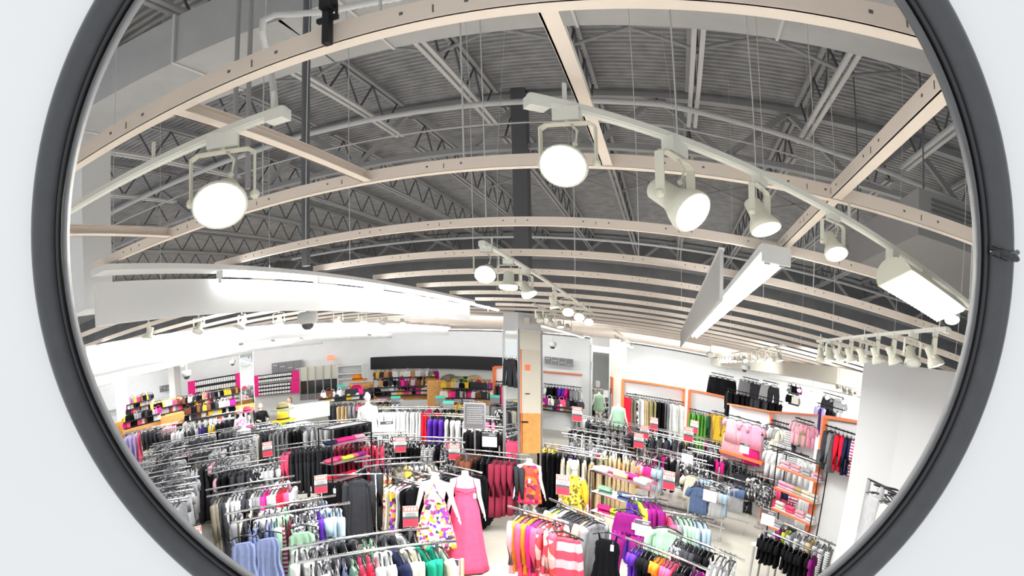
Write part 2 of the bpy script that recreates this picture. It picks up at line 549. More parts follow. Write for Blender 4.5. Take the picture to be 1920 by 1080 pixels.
# white dropped column and pipes at left
tag(MB().box((-4.25, 3.05, H + 1.5), (0.30, 0.30, 1.5)).build('ceiling_post', M['white']), 'white square ceiling post at the far left edge of the mirror', 'post')
t = MB(); t.tube([(-2.7, 4.05, H + .8), (-2.7, 4.05, DECK)], 0.035, 8)
tag(t.build('support_rod', M['steel_dark']), 'dark vertical pipe dropping from the roof behind the left lamp', 'pipe')
for dx in (-0.035, 0.035):
    t = MB(); t.tube([(-1.62 + dx, 1.95, H + .82), (-1.62 + dx, 1.95, DECK)], 0.011, 8)
    tag(t.build('support_rod', M['steel']), 'one of two thin parallel grey rods beside the left lamp', 'rod', 'pair of thin rods by the left lamp')
# hanger wires
wires = [(-1.9, 0), (-.55, 0), (.3, 0), (-.75, 1), (.05, 1), (1.2, 1), (-1.7, 1), (-2.2, 2), (-1.0, 2), (.5, 2), (1.8, 2), (-2.5, 3), (-.2, 3), (1.1, 3), (2.4, 3),
         (-1.8, 4), (0.9, 4), (2.9, 4), (-1.0, 5), (1.9, 5), (-2.2, 6), (.2, 6), (3.1, 6), (-6, 4), (-5, 5), (-4.2, 2), (4.0, 7), (2.3, 8), (-1.5, 8), (1.2, 9)]
for (x_, k) in wires:
    y_ = 1.097 + 1.102 * k
    j = rnd.uniform(-.25, .25)
    o = MB().tube([(x_, y_, GZ + .03), (x_ + j * .1, y_ + .03, H + 3), (x_ + j, y_ + .08, DECK)], 0.0035, 5).build('hanger_wire', M['steel_light'])
    tag(o, 'thin hanger wire from the roof deck down to a ceiling channel', 'wire', 'hanger wires of the ceiling channels')

# ---- flexible conduit + clamp at top left
t = MB()
pts = [at(515, 205, H + .76), at(512, 160, H + .9), at(505, 120, H + 1.0), at(492, 60, H + 1.06), at(494, 38, H + 1.09), at(515, 28, H + 1.1), at(560, 26, H + 1.08), at(610, 22, H + 1.04), at(660, 12, H + 1.02), at(760, -6, H + 1.0)]
fine = []
for i in range(len(pts) - 1):
    for s_ in range(14): fine.append(pts[i].lerp(pts[i + 1], s_ / 14))
t.tube(fine, [0.0088 if i % 2 else 0.0108 for i in range(len(fine))], 10)
tag(t.build('flexible_conduit', M['white'], None, True), 'white ribbed flexible conduit bending down to the left track', 'conduit')
p = at(614, 45, H + .85)
t = thing('beam_clamp', 'black clamp gripping the nearest cross channel at the upper left', 'clamp', p)
b_ = MB(); b_.box((0, 0, 0), (0.016, 0.02, 0.12)); b_.box((0.004, -.004, .055), (0.03, 0.03, 0.03)); b_.build('jaw', M['black'], t)
b_ = MB(); b_.box((0, 0, 0.015), (0.05, 0.012, 0.012)); b_.tube([(.022, 0, .015), (.022, 0, .05)], .004, 6); b_.build('screw', M['black'], t)
# ================================================================ track lighting
TZ = H + 0.72
def track(p0, p1, label):
    p0, p1 = Vector(p0), Vector(p1)
    t = thing('light_track', label, 'light track', p0)
    d = p1 - p0
    m_ = MB()
    m_.bar((0, 0, 0.012), d, 0.036, 0.02)
    m_.bar((0, 0, 0.012), d, 0.020, 0.026)
    m_.build('rail', M['track'], t)
    for f_ in (.04, .5, .96): MB().tube([d * f_ + Vector((0, 0, .02)), d * f_ + Vector((0, 0, .085 if p0.z > H + .7 else .2))], .006, 6).build('mounting_stem', M['track'], t)
    b_ = MB(); b_.bar(-d.normalized() * .004, d.normalized() * 0.05, 0.042, 0.034); b_.build('end_feed', M['track'], t)
    return t

# one spot head, built once: adapter, yoke, can, rim, lens; the can is aimed per head
def can_mesh():
    m_ = MB()
    n = 24
    prof = [(0.0, -.135), (0.030, -.135), (0.036, -.128), (0.038, -.07), (0.043, -.055), (0.058, -.03), (0.066, -.012), (0.067, 0.004), (0.062, 0.006), (0.060, 0.0)]
    m_.loft([[(max(r_, 1e-4) * math.cos(2 * PI * k / n), max(r_, 1e-4) * math.sin(2 * PI * k / n), z_) for k in range(n)] for r_, z_ in prof], cap=False)
    return m_.mesh('can', M['lampcan'], True)
def lens_mesh():
    m_ = MB()
    n = 24
    prof = [(0.060, -0.001), (0.045, 0.005), (0.025, 0.009), (0.0001, 0.010)]
    m_.loft([[(r_ * math.cos(2 * PI * k / n), r_ * math.sin(2 * PI * k / n), z_) for k in range(n)] for r_, z_ in prof], cap=True)
    return m_.mesh('lens', M['lens'], True)
def yoke_mesh():
    m_ = MB()
    for s in (-1, 1):
        m_.box((s * 0.078, 0, -0.095), (0.004, 0.026, 0.13))
        m_.box((s * 0.070, 0, -0.026), (0.018, 0.026, 0.004), Matrix.Rotation(s * 0.6, 3, 'Y'))
        m_.ell((s * 0.078, 0, -0.155), (0.012, 0.014, 0.014), 8)
    m_.box((0, 0, -0.020), (0.13, 0.026, 0.004))
    m_.tube([(0, 0, -.02), (0, 0, .034)], .008, 8)
    return m_.mesh('yoke', M['lampcan'])
def adapter_mesh():
    m_ = MB(); m_.box((0, 0, 0.0), (0.075, 0.036, 0.045)); return m_.mesh('track_adapter', M['track'])
def cord_mesh():
    m_ = MB(); m_.tube([(0.01, 0, -.02), (0.03, -.01, -.05), (0.02, .0, -.09)], .004, 6); m_.ell((0.02, 0, -.09), (.008, .008, .008), 8)
    return m_.mesh('cord', M['lampcan'], True)
CANM, LENSM, YOKEM, ADM, CORDM = can_mesh(), lens_mesh(), yoke_mesh(), adapter_mesh(), cord_mesh()
def spot_head(p, aim, label, group=None, rz=None, full=True, off=False, size=1.0, lit=None):
    """p: point under the track; aim: where the lens looks"""
    aim = Vector(aim).normalized()
    if rz is None:
        rz = math.atan2(aim.y, aim.x) + PI / 2 if math.hypot(aim.x, aim.y) > .05 else 0
    t = thing('track_spotlight', label, 'spotlight', p, rz, group)
    t.scale = (size,) * 3
    def part(name, me, loc=(0, 0, 0), q=None):
        o = bpy.data.objects.new(name, me); COL.objects.link(o); o.parent = t
        o.location = loc
        if q is not None: o.rotation_euler = q
        return o
    if full: part('track_adapter', ADM, (0, 0, -0.018))
    part('yoke', YOKEM, (0, 0, -0.03))
    la = Matrix.Rotation(-rz, 3, 'Z') @ aim
    q = la.to_track_quat('Z', 'Y').to_euler()
    c = Vector((0, 0, -0.185)) + la * 0.055
    can = part('lamp_housing', CANM, c, q)
    part('lens', LENSM if not off else LENS_OFF, c, q)
    if full: part('cord', CORDM, (0, 0, -0.03))
    if lit:
        l = bpy.data.lights.new('lamp_beam', 'SPOT'); l.energy = lit; l.spot_size = R(110); l.spot_blend = .6; l.shadow_soft_size = .05; l.color = (1, .97, .90)
        o = bpy.data.objects.new('lamp_beam', l); COL.objects.link(o); o.parent = t
        o.location = c + la * .03; o.rotation_euler = la.to_track_quat('-Z', 'Y').to_euler()
    return t
LENS_OFF = LENSM.copy(); LENS_OFF.materials[0] = M['white']

trR = [at(990, 190, TZ), at(1838, 588, TZ)]
track(trR[0], trR[1], 'long cream light track running from the top centre down to the right edge')
trL = [at(535, 213, TZ), at(118, 402, TZ)]
track(trL[0], trL[1], 'cream light track at the upper left carrying one big lamp')
C0, C1 = Vector((-1.09, 3.5, TZ)), Vector((-1.12, 9.0, TZ))
track(C0, C1, 'cream light track in the middle of the ceiling, seen end on')

def on(seg, u, v):
    p = at(u, v, TZ); a, b = seg; d = b - a
    return a + d * ((p - a).dot(d) / d.dot(d))
spot_head(on(trR, 1050, 214), (-0.10, -0.80, -0.42), 'big lit spotlight at the top centre shining towards the mirror', lit=30, size=.92)
spot_head(on(trR, 1252, 270), (0.62, -0.38, -0.52), size=1.08, lit=30, label='big lit spotlight tilted right, second on the long right track')
spot_head(on(trR, 1403, 334), (0.35, -0.22, -0.80), size=.80, lit=25, label='cream spotlight pointing down, third on the long right track')
spot_head(on(trR, 1537, 402), (0.22, -0.42, -0.75), size=.68, lit=25, label='lit spotlight on the right track where the long channel crosses')
spot_head(on(trR, 1772, 545), (0.10, -0.5, -0.8), size=.6, label='lit spotlight just beyond the louvred floodlight')
spot_head(on(trR, 1814, 580), (0.15, -0.3, -0.85), size=.6, label='last spotlight of the right track at the mirror rim')
spot_head(on(trL, 430, 258), (0.42, -0.66, -0.55), size=1.12, lit=30, label='biggest lit spotlight, alone on the upper left track')
for i, (yy, am, off) in enumerate(((3.62, (0.1, -.8, -.4), 0), (4.15, (.0, -.15, -.95), 0), (4.7, (.5, -.2, -.8), 0), (5.9, (.3, .1, -.95), 1), (6.7, (.2, -.7, -.6), 0), (7.6, (.1, -.8, -.45), 0), (8.5, (.2, -.8, -.5), 0))):
    spot_head((-1.10, yy, TZ), am, ['nearest lit spotlight on the middle track, shining at the mirror', 'second spotlight on the middle track, pointing straight down', 'third spotlight on the middle track, tilted right',
              'fourth spotlight on the middle track, small and turned away', 'fifth lit spotlight on the middle track', 'sixth lit spotlight on the middle track', 'farthest lit spotlight on the middle track'][i], off=off)
# louvred floodlight on the right track
pa, pb = on(trR, 1625, 455), on(trR, 1740, 523)
t = thing('floodlight', 'louvred rectangular floodlight hanging under the long right track', 'floodlight', (pa + pb) / 2, math.atan2((pb - pa).y, (pb - pa).x))
m_ = MB()
n = 12
def arc(x_): return [(x_, 0.10 * math.cos(PI * k / n) * 0.85, -0.17 + 0.085 * math.sin(PI * k / n)) for k in range(n + 1)]
ro = Matrix.Rotation(R(-28), 3, 'X')
m_.loft([[ro @ Vector(p_) for p_ in arc(-.27)], [ro @ Vector(p_) for p_ in arc(.27)]])
m_.build('lamp_housing', M['lampcan'], t, False)
m_ = MB()
m_.add([ro @ Vector(q_) for q_ in ((-.25, -.078, -.172), (.25, -.078, -.172), (.25, .078, -.172), (-.25, .078, -.172))], [(0, 1, 2, 3)])
m_.build('lens', M['lens'], t)
m_ = MB()
for k in range(16):
    m_.box(ro @ Vector((-.24 + .032 * k, 0, -.178)), (0.003, 0.15, 0.012), ro)
m_.build('louvre', M['white'], t)
for xq, wq in ((-.16, .05), (.12, .10)):
    m_ = MB(); m_.box((xq, 0, -.03), (wq, .036, .06)); m_.tube([(xq, 0, -.03), (xq, 0, -.1)], .012, 8)
    m_.build('bracket', M['track'], t)

# far tracks with their rows of heads
def row(p0, p1, n_, label, hl, grp, off=0.3, aim=(0.1, -0.5, -0.85), size=1.0, full=False):
    p0, p1 = Vector(p0), Vector(p1)
    track(p0, p1, label)
    for i in range(n_):
        q = p0.lerp(p1, (i + 0.5) / n_)
        a_ = (aim[0] + rnd.uniform(-.35, .35), aim[1] + rnd.uniform(-.35, .35), aim[2])
        spot_head(q, a_, hl, grp, off=(rnd.random() < off), size=size, full=full)
row((1.90, 3.75, TZ), (1.86, 7.1, TZ), 9, 'light track on the right full of spotlights, in front of the white partition', 'cream spotlight on the crowded track beside the white partition', 'spotlights on the track beside the white partition', 0.5, (0.4, -.1, -.85), full=True)
row((1.87, 9.1, TZ), (1.82, 20, TZ), 11, 'light track further back on the right, left of the soffit', 'small spotlight on the track left of the soffit beam', 'spotlights on the track left of the soffit beam', 0.2, (0.2, -.4, -.85))
row((-1.25, 14.2, TZ), (-1.22, 22, TZ), 8, 'far light track in the middle, close above the back wall', 'tiny lit spotlight on the far middle track', 'spotlights on the far middle track', 0.1)
row((5.0, 11.5, H + .35), (4.2, 24, H + .35), 9, 'light track below the soffit on the far right', 'lit spotlight below the soffit on the far right', 'spotlights below the far right soffit', 0.0, (0.1, -.8, -.5))
row((-4.9, 3.9, TZ), (-4.9, 11, TZ), 9, 'light track between the first two light valances on the left', 'spotlight between the first two light valances on the left', 'spotlights between the left light valances', 0.4)
row((-9.5, 8.0, TZ), (-9.5, 20, TZ), 9, 'light track left of the second light valance', 'far spotlight between the left light valances', 'spotlights between the farther left light valances', 0.4)
row((-1.9, 8.5, TZ), (-1.9, 12, TZ), 4, 'short light track beside the mirrored column', 'spotlight on the short track beside the mirrored column', 'spotlights left of the mirrored column', 0.6)
row((4.2, 14, H + .62), (5.5, 16, H + .62), 4, 'short light track in front of the right wall', 'spotlight in front of the right back wall', 'spotlights in front of the right back wall', .5)

# ================================================================ fluorescent strips and valances
def valance(x_, a_, b_, label, first=False):
    t = thing('light_valance', label, 'light valance', (x_, a_, H))
    L = b_ - a_
    b2 = L - (1.3 if first else 0)
    a2 = -1.0 if first else 0
    MB().box((0, (a2 + b2) / 2, 0.545), (0.035, b2 - a2, 0.27)).build('valance_board', M['white'], t)
    m_ = MB(); m_.box((0.03, (a2 + b2) / 2, 0.755), (0.14, b2 - a2, 0.04)); m_.build('fixture_channel', M['white'], t)
    q = 0.0; k = 0
    while q < L - .1:
        e = min(q + 1.22, L)
        m_ = MB(); m_.tube([(0.085, q + .03, 0.70), (0.085, e - .03, 0.70)], 0.019, 10); m_.build('fluorescent_tube', M['tube'], t, True)
        if k < 6:
            m_ = MB(); m_.box((0.085, q, 0.70), (0.045, 0.02, 0.06)); m_.box((0.085, q, .655), (.015, .015, .04)); m_.build('lamp_holder', M['white'], t)
        q = e; k += 1
ords = ['first', 'second', 'third', 'fourth', 'fifth', 'sixth', 'seventh', 'eighth', 'ninth']
for i, (x_, a_, b_) in enumerate(LIGHT_ROWS):
    valance(x_, a_, b_, ('long white valance with a bright fluorescent tube, ' + ords[i] + ' row from the mirror on the left' if i else
            'longest white valance board with bright fluorescent tube, nearest the mirror on the left'), i == 0)
for (x_, a_, b_, lb) in ((-3.3, 15, 24, 'small far fluorescent strip just right of the mirrored column'), (-3.0, 25, 27, 'tiny far fluorescent strip near the back wall')):
    t = thing('fluorescent_strip', lb, 'strip light', (x_, a_, H + .7))
    MB().box((0, (b_ - a_) / 2, .04), (.14, b_ - a_, .05)).build('housing', M['white'], t)
    MB().tube([(0, 0, 0), (0, b_ - a_, 0)], .02, 8).build('fluorescent_tube', M['tube'], t)
# strip on the right
t = thing('fluorescent_strip', 'bright bare fluorescent strip running lengthwise on the right of the ceiling', 'strip light', (0.56, 3.05, H + .70))
m_ = MB(); m_.box((0, 4.2, 0.05), (0.15, 8.4, 0.05)); m_.box((0, 4.2, 0.02), (.07, 8.4, .03)); m_.box((0, -.01, .02), (.15, .02, .10)); m_.build('housing', M['white'], t)
for s in (-1, 1):
    for k in range(7):
        m_ = MB(); m_.tube([(s * .038, .06 + 1.2 * k, -.005), (s * .038, 1.22 + 1.2 * k, -.005)], .018, 10); m_.build('fluorescent_tube', M['tube'], t, True)
for xq in (-.038, .038): MB().box((xq, .04, -.005), (.03, .03, .05)).build('lamp_holder', M['steel'], t)
# hanging sign board beside it
t = thing('hanging_sign', 'blank grey hanging board beside the bright strip on the right', 'sign', (0.30, 3.25, H + 0.50))
MB().box((0, 4.2, 0.09), (0.02, 8.4, 0.30)).build('board', M['grey_wall'], t)
MB().box((0, 4.2, 0.245), (0.03, 8.4, 0.015)).build('top_rail', M['white'], t)
# smoke detector and dome camera
t = thing('smoke_detector', 'small pale sensor hanging below the ceiling near the strip light', 'detector', (0.95, 12.4, H + .42))
m_ = MB(); m_.ell((0, 0, 0), (.09, .09, .07), 12); m_.build('sensor_body', M['cream'], t, True)
m_ = MB(); m_.tube([(0, 0, 0), (0, 0, .4)], .012, 6); m_.build('stem', M['cream'], t)
def dome(p, label, s=1.0):
    t = thing('dome_camera', label, 'camera', p); t.scale = (s,) * 3
    n = 20
    m_ = MB(); m_.loft([[(r_ * math.cos(2 * PI * k / n), r_ * math.sin(2 * PI * k / n), z_) for k in range(n)] for r_, z_ in ((.10, .12), (.13, .10), (.135, .02), (.125, -.03), (.10, -.06))]); m_.build('housing', M['grey_wall'], t, True)
    m_ = MB(); m_.ell((0, 0, -.06), (.085, .085, .09), 14); m_.build('dome', M['glass_dark'], t, True)
    m_ = MB(); m_.tube([(0, 0, .1), (0, 0, .34)], .02, 8); m_.build('stem', M['grey_wall'], t)
dome(far(577, 600, 5.4), 'grey dome camera hanging in front of the bright valances', .68)
dome(far(350, 702, 24), 'dark round ceiling speaker near the left back wall', 1.5)
dome(far(1036, 647, 16), 'small dark dome camera right of the mirrored column', .8)
dome(far(1396, 690, 20), 'small pale dome camera above the right display wall', 1.0)
dome(far(436, 680, 24), 'small grey dome camera near the left mirrored column', .9)
# ================================================================ garments
def C(h):
    h = h.lstrip('#')
    f = lambda x: ((x / 255 + 0.055) / 1.055) ** 2.4 if x > 10 else x / 255 / 12.92
    return tuple(f(int(h[i:i + 2], 16)) for i in (0, 2, 4))
CLOTH = {}
for nm, hx in dict(black='#0c0c10', charcoal='#3a3b40', grey='#85868a', silver='#b9babd', white='#eceded', ivory='#e9e4d2', beige='#cdb58c', tan='#b98f5b', brown='#7a4a38',
                   taupe='#7d7668', navy='#232a4a', blue='#8d9ac6', sky='#a9bfd0', purple='#5a2ea6', plum='#8d1f78', magenta='#d81b82', pink='#f5a6c0', hotpink='#f2338c',
                   coral='#ff5a80', red='#e8223a', maroon='#8f2f45', orange='#f5902e', yellow='#eec63e', lime='#c3d64a', mint='#a5cdb0', green='#6fb24c', teal='#1f9a7c', dkgreen='#2d5b40',
                   lilac='#b7a6dc', denim='#5c6f93', khaki='#a59d72', rose='#f0b8c4').items():
    CLOTH[nm] = mat('cloth_' + nm, C(hx), 0.85, noise=0.10, nscale=14, spec=0.15)
W_, K_ = C('#eeeeee'), C('#101014')
CLOTH['coralstripe'] = mat_stripe('cloth_coral_stripe', [C('#f0455f'), C('#fbc0c8')], 'Z', 0.085)
CLOTH['coralcheck'] = mat_print('cloth_coral_check', [C('#f0455f'), C('#fbc6c4'), C('#e84a4a')], 11)
CLOTH['bwprint'] = mat_print('cloth_black_white_print', [K_, K_, W_], 16)
CLOTH['bwnoise'] = mat_print('cloth_grey_mottled_print', [K_, C('#55565c'), C('#888890'), W_], 30, kind='NOISE')
CLOTH['bwstripe'] = mat_stripe('cloth_black_white_stripe', [K_, W_], 'Z', 0.045)
CLOTH['greystripe'] = mat_stripe('cloth_grey_stripe', [C('#9a9ba0'), W_], 'Z', 0.02)
CLOTH['redstripe'] = mat_stripe('cloth_red_white_stripe', [C('#c92f6a'), W_], 'Z', 0.03)
CLOTH['floral'] = mat_print('cloth_floral', [C('#f5e9c8'), C('#f4b8c8'), C('#e23a8a'), C('#6a3ac8'), C('#f0c030'), C('#f3ead6'), C('#40353f')], 20)
CLOTH['orangeprint'] = mat_print('cloth_orange_print', [C('#f04a3a'), C('#d81b72'), C('#6a2038'), C('#f08030'), C('#f04a3a')], 14)
CLOTH['yellowprint'] = mat_print('cloth_yellow_print', [C('#f0b820'), C('#e8c860'), C('#6a5a20'), C('#f0b820')], 22)
CLOTH['pinkfloral'] = mat_print('cloth_pink_floral', [C('#f2d8e0'), C('#e890b0'), C('#b07ac8'), W_], 18)
CLOTH['peachprint'] = mat_print('cloth_peach_print', [C('#f0b8a0'), C('#3a2a2a'), C('#f0d0c0')], 16)
CLOTH['bluefloral'] = mat_print('cloth_blue_floral', [C('#8aa8d8'), W_, C('#5a6a9a'), W_], 12)

def ring(cx, z, hw, ht, n=20, rip=0.0, fr=5, ph=0.0, cy=0.0):
    out = []
    for k in range(n):
        a_ = 2 * PI * k / n
        c_, s_ = math.cos(a_), math.sin(a_)
        w2 = hw * (abs(c_) ** 0.8) * (1 if c_ > 0 else -1)
        yy = ht * (abs(s_) ** 0.7) * (1 if s_ > 0 else -1) + rip * (math.sin(fr * (c_ * 3.1) + ph) + .45 * math.sin(fr * 7.3 * c_ + 2 * ph))
        out.append((cx + w2, cy + yy, z))
    return out

def hanger_into(m_, half=0.20, clips=False, hook=True):
    m_.tube([(0, 0, -0.075), (0, 0, -0.02), (0, -0.018, -0.005), (0, -0.022, 0.012), (0, -0.008, 0.026), (0, 0.010, 0.024), (0, 0.020, 0.010)], 0.0035, 5)
    for s in (-1, 1):
        m_.tube([(0, 0, -0.072), (s * half * .35, 0, -0.085), (s * half * .7, 0, -0.108), (s * half, 0, -0.135)], [0.012, 0.011, 0.010, 0.007], 6)
    if clips:
        m_.tube([(-half * .8, 0, -.12), (half * .8, 0, -.12)], .005, 5)
        for s in (-1, 1): m_.box((s * half * .6, 0, -.125), (.03, .03, .045))

def garment_mesh(kind, seed, far_=False):
    r = random.Random(seed)
    m_ = MB()
    n = 12 if far_ else 40
    ph = r.uniform(0, 6)
    def body(rows, rip):
        rings = []
        if not far_:
            dense = []
            for i in range(len(rows) - 1):
                for q in range(3): dense.append(tuple(rows[i][j] + (rows[i + 1][j] - rows[i][j]) * q / 3 for j in range(3)))
            rows = dense + [rows[-1]]
            rip *= 1.25
        nz = len(rows)
        for i, (z_, hw, ht) in enumerate(rows):
            t_ = i / (nz - 1)
            rings.append(ring(r.uniform(-.006, .006), z_, hw, ht, n, rip * t_, 4 + seed % 3, ph + t_ * .8, r.uniform(-.008, .008) * t_))
        m_.loft(rings)
    def sleeve(L, w_, flare=1.0, out=0.06):
        for s in (-1, 1):
            j = r.uniform(-.015, .015)
            pts = [(s * .175, 0, -.150), (s * (.205 + out * .3), j, -.20), (s * (.215 + out * .7), j * 1.5, -.15 - L * .5), (s * (.20 + out), j * 2, -.15 - L)]
            m_.tube(pts, [w_ * 1.15, w_ * 1.1, w_ * .95, w_ * .8 * flare], 8)
    if kind == 'tee':
        L = r.uniform(.60, .68)
        body([(-.105, .075, .012), (-.125, .14, .022), (-.155, .195, .026), (-.25, .185, .030), (-.45, .185, .032), (-.12 - L, .205, .034)], .012)
        sleeve(.20, .058, 1.1, .05)
    elif kind == 'tank':
        L = r.uniform(.62, .72)
        body([(-.19, .10, .014), (-.24, .15, .022), (-.32, .165, .028), (-.5, .17, .030), (-.12 - L, .21, .036)], .016)
        for s in (-1, 1): m_.tube([(s * .13, 0, -.105), (s * .12, 0.01, -.15), (s * .10, 0, -.21)], .018, 6)
    elif kind == 'shirt':
        L = r.uniform(.66, .76)
        body([(-.095, .06, .016), (-.120, .13, .024), (-.155, .20, .028), (-.25, .19, .032), (-.5, .19, .034), (-.12 - L, .215, .038)], .014)
        sleeve(.55, .050, .8, .03)
    elif kind == 'cardigan':
        L = r.uniform(.70, .80)
        body([(-.095, .07, .018), (-.12, .135, .028), (-.16, .205, .034), (-.3, .20, .042), (-.5, .20, .044), (-.12 - L, .23, .05)], .02)
        sleeve(.58, .054, .8, .04)
    elif kind == 'jacket':
        L = r.uniform(.72, .84)
        body([(-.09, .07, .022), (-.12, .14, .034), (-.16, .215, .042), (-.26, .21, .048), (-.5, .205, .048), (-.12 - L, .235, .05)], .012)
        sleeve(.58, .058, .85, .03)
    elif kind == 'coat':
        L = r.uniform(1.0, 1.12)
        body([(-.09, .07, .020), (-.12, .14, .032), (-.16, .21, .038), (-.3, .20, .044), (-.6, .215, .048), (-.12 - L, .26, .055)], .02)
        sleeve(.60, .055, .85, .03)
    elif kind == 'dress':
        L = r.uniform(.95, 1.08)
        body([(-.17, .10, .014), (-.22, .155, .024), (-.33, .165, .030), (-.48, .155, .030), (-.7, .20, .040), (-.12 - L, .26, .05)], .024)
        for s in (-1, 1): m_.tube([(s * .12, 0, -.105), (s * .11, 0.01, -.15), (s * .10, 0, -.2)], .014, 6)
    elif kind == 'gown':
        L = r.uniform(1.22, 1.32)
        body([(-.13, .10, .018), (-.16, .18, .026), (-.3, .185, .032), (-.5, .175, .032), (-.85, .21, .042), (-.12 - L, .27, .055)], .022)
    elif kind == 'skirt':
        L = r.uniform(.55, .64)
        body([(-.135, .155, .020), (-.17, .17, .024), (-.3, .19, .034), (-.13 - L, .235, .045)], .022)
    elif kind == 'trousers':
        L = r.uniform(.95, 1.02)
        body([(-.135, .155, .022), (-.17, .165, .028), (-.27, .185, .034), (-.38, .195, .034)], .006)
        for s in (-1, 1):
            rings = []
            for i, (z_, hw) in enumerate([(-.36, .098), (-.55, .088), (-.8, .078), (-.13 - L, .085)]):
                rings.append(ring(s * (.098 + (.008 if far_ else .024) * i), z_, hw, .034, 12, .006 * i, 4, ph))
            m_.loft(rings)
    elif kind == 'romper':     # children's clothes
        body([(-.105, .05, .012), (-.12, .10, .02), (-.15, .135, .024), (-.3, .125, .026), (-.42, .13, .028)], .008)
        for s in (-1, 1):
            m_.tube([(s * .12, 0, -.145), (s * .16, 0, -.22), (s * .17, 0, -.34)], [.038, .034, .03], 8)
            m_.tube([(s * .06, 0, -.4), (s * .07, 0, -.55), (s * .075, 0, -.68)], [.06, .05, .045], 8)
    elif kind == 'kidtee':
        body([(-.105, .05, .012), (-.12, .10, .02), (-.15, .145, .024), (-.3, .135, .026), (-.5, .145, .028)], .008)
        for s in (-1, 1): m_.tube([(s * .13, 0, -.145), (s * .17, 0, -.2), (s * .185, 0, -.27)], [.045, .042, .04], 8)
    if far_:
        m_.mi(1)
        hanger_into(m_, .14 if kind in ('romper', 'kidtee') else .19, kind in ('trousers', 'skirt'))
    me = m_.mesh(kind, [None, M['hanger']] if far_ else [None], True)
    return me
def hmesh(half, clips):
    m_ = MB(); hanger_into(m_, half, clips); return m_.mesh('hanger', M['hanger'], True)
HANG = {'n': hmesh(.20, False), 'c': hmesh(.19, True), 'k': hmesh(.14, False)}
m_ = MB(); m_.box((0, 0, 0), (.045, .003, .085)); m_.tube([(0, 0, .04), (0.01, 0, .09)], .001, 4)
TAGM = m_.mesh('price_tag', M['tag'])
GM = {}
for kind in ('tee', 'tank', 'shirt', 'cardigan', 'jacket', 'coat', 'dress', 'gown', 'skirt', 'trousers', 'romper', 'kidtee'):
    for f_ in (False, True):
        for s_ in range(3):
            GM[kind, f_, s_] = garment_mesh(kind, s_ * 7 + 3, f_)
            GM[kind, f_, s_].name = kind
KNAME = dict(cardigan='cardigan', tee='blouse', tank='tank_top', shirt='long_sleeve_top', jacket='jacket', coat='coat', dress='dress', gown='long_dress', skirt='skirt', trousers='trousers', romper='baby_outfit', kidtee='child_shirt')
KCAT = dict(cardigan='cardigan', tee='blouse', tank='tank top', shirt='shirt', jacket='jacket', coat='coat', dress='dress', gown='dress', skirt='skirt', trousers='trousers', romper='baby clothes', kidtee='child shirt')
KW = dict(cardigan='cardigan', tee='blouse', tank='sleeveless top', shirt='long-sleeved top', jacket='jacket', coat='long coat', dress='dress', gown='long dress', skirt='skirt', trousers='pair of trousers', romper='baby outfit', kidtee="child's shirt")
CN = dict(dkgreen='dark green', hotpink='bright pink', coralstripe='coral and pale pink striped', coralcheck='coral and pale pink patterned', bwprint='black and white print', bwnoise='mottled grey print', bwstripe='black and white striped',
          greystripe='grey striped', redstripe='magenta and white striped', orangeprint='orange and magenta print', yellowprint='yellow print', pinkfloral='pink floral', peachprint='peach print', bluefloral='pale blue print', sky='pale blue')
NG = [0]
def garment(kind, col, p, rz, where, far_=False, label=None, group=None, tagm=False, scale=None, hang=True):
    NG[0] += 1
    if far_ and col == 'bwnoise' and rnd.random() < .55: col = 'charcoal'
    if far_ and kind == 'shirt' and col in ('black', 'charcoal', 'grey', 'silver'): kind = 'cardigan'
    me = GM[kind, far_, rnd.randrange(3)]
    o = bpy.data.objects.new(KNAME[kind], me)
    COL.objects.link(o)
    o.location = p
    o.rotation_euler = (0, 0, rz)
    s = scale or rnd.uniform(.93, 1.05)
    o.scale = (s, s, s)
    o.material_slots[0].link = 'OBJECT'
    o.material_slots[0].material = CLOTH[col]
    cn = CN.get(col, col)
    lb = label or ('%s %s hanging on %s' % (cn, KW[kind], where))
    if len(lb.split()) > 16: lb = lb.replace(' hanging on the ', ' on ').replace(' and ', ' ', 1)
    if len(lb.split()) > 16: lb = ' '.join(w_ for w_ in lb.split() if w_ not in ('the', 'small', 'long'))
    tag(o, lb, KCAT[kind], group or ('%s %s on %s' % (cn, KNAME[kind].replace('_', ' '), where)))
    if not far_ and hang:
        h_ = bpy.data.objects.new('hanger', HANG['c' if kind in ('trousers', 'skirt') else 'k' if kind in ('romper', 'kidtee') else 'n'])
        COL.objects.link(h_); h_.parent = o
    if tagm:
        g = bpy.data.objects.new('price_tag', TAGM)
        COL.objects.link(g); g.parent = o
        g.location = (.06, -.045, -.26)
    return o

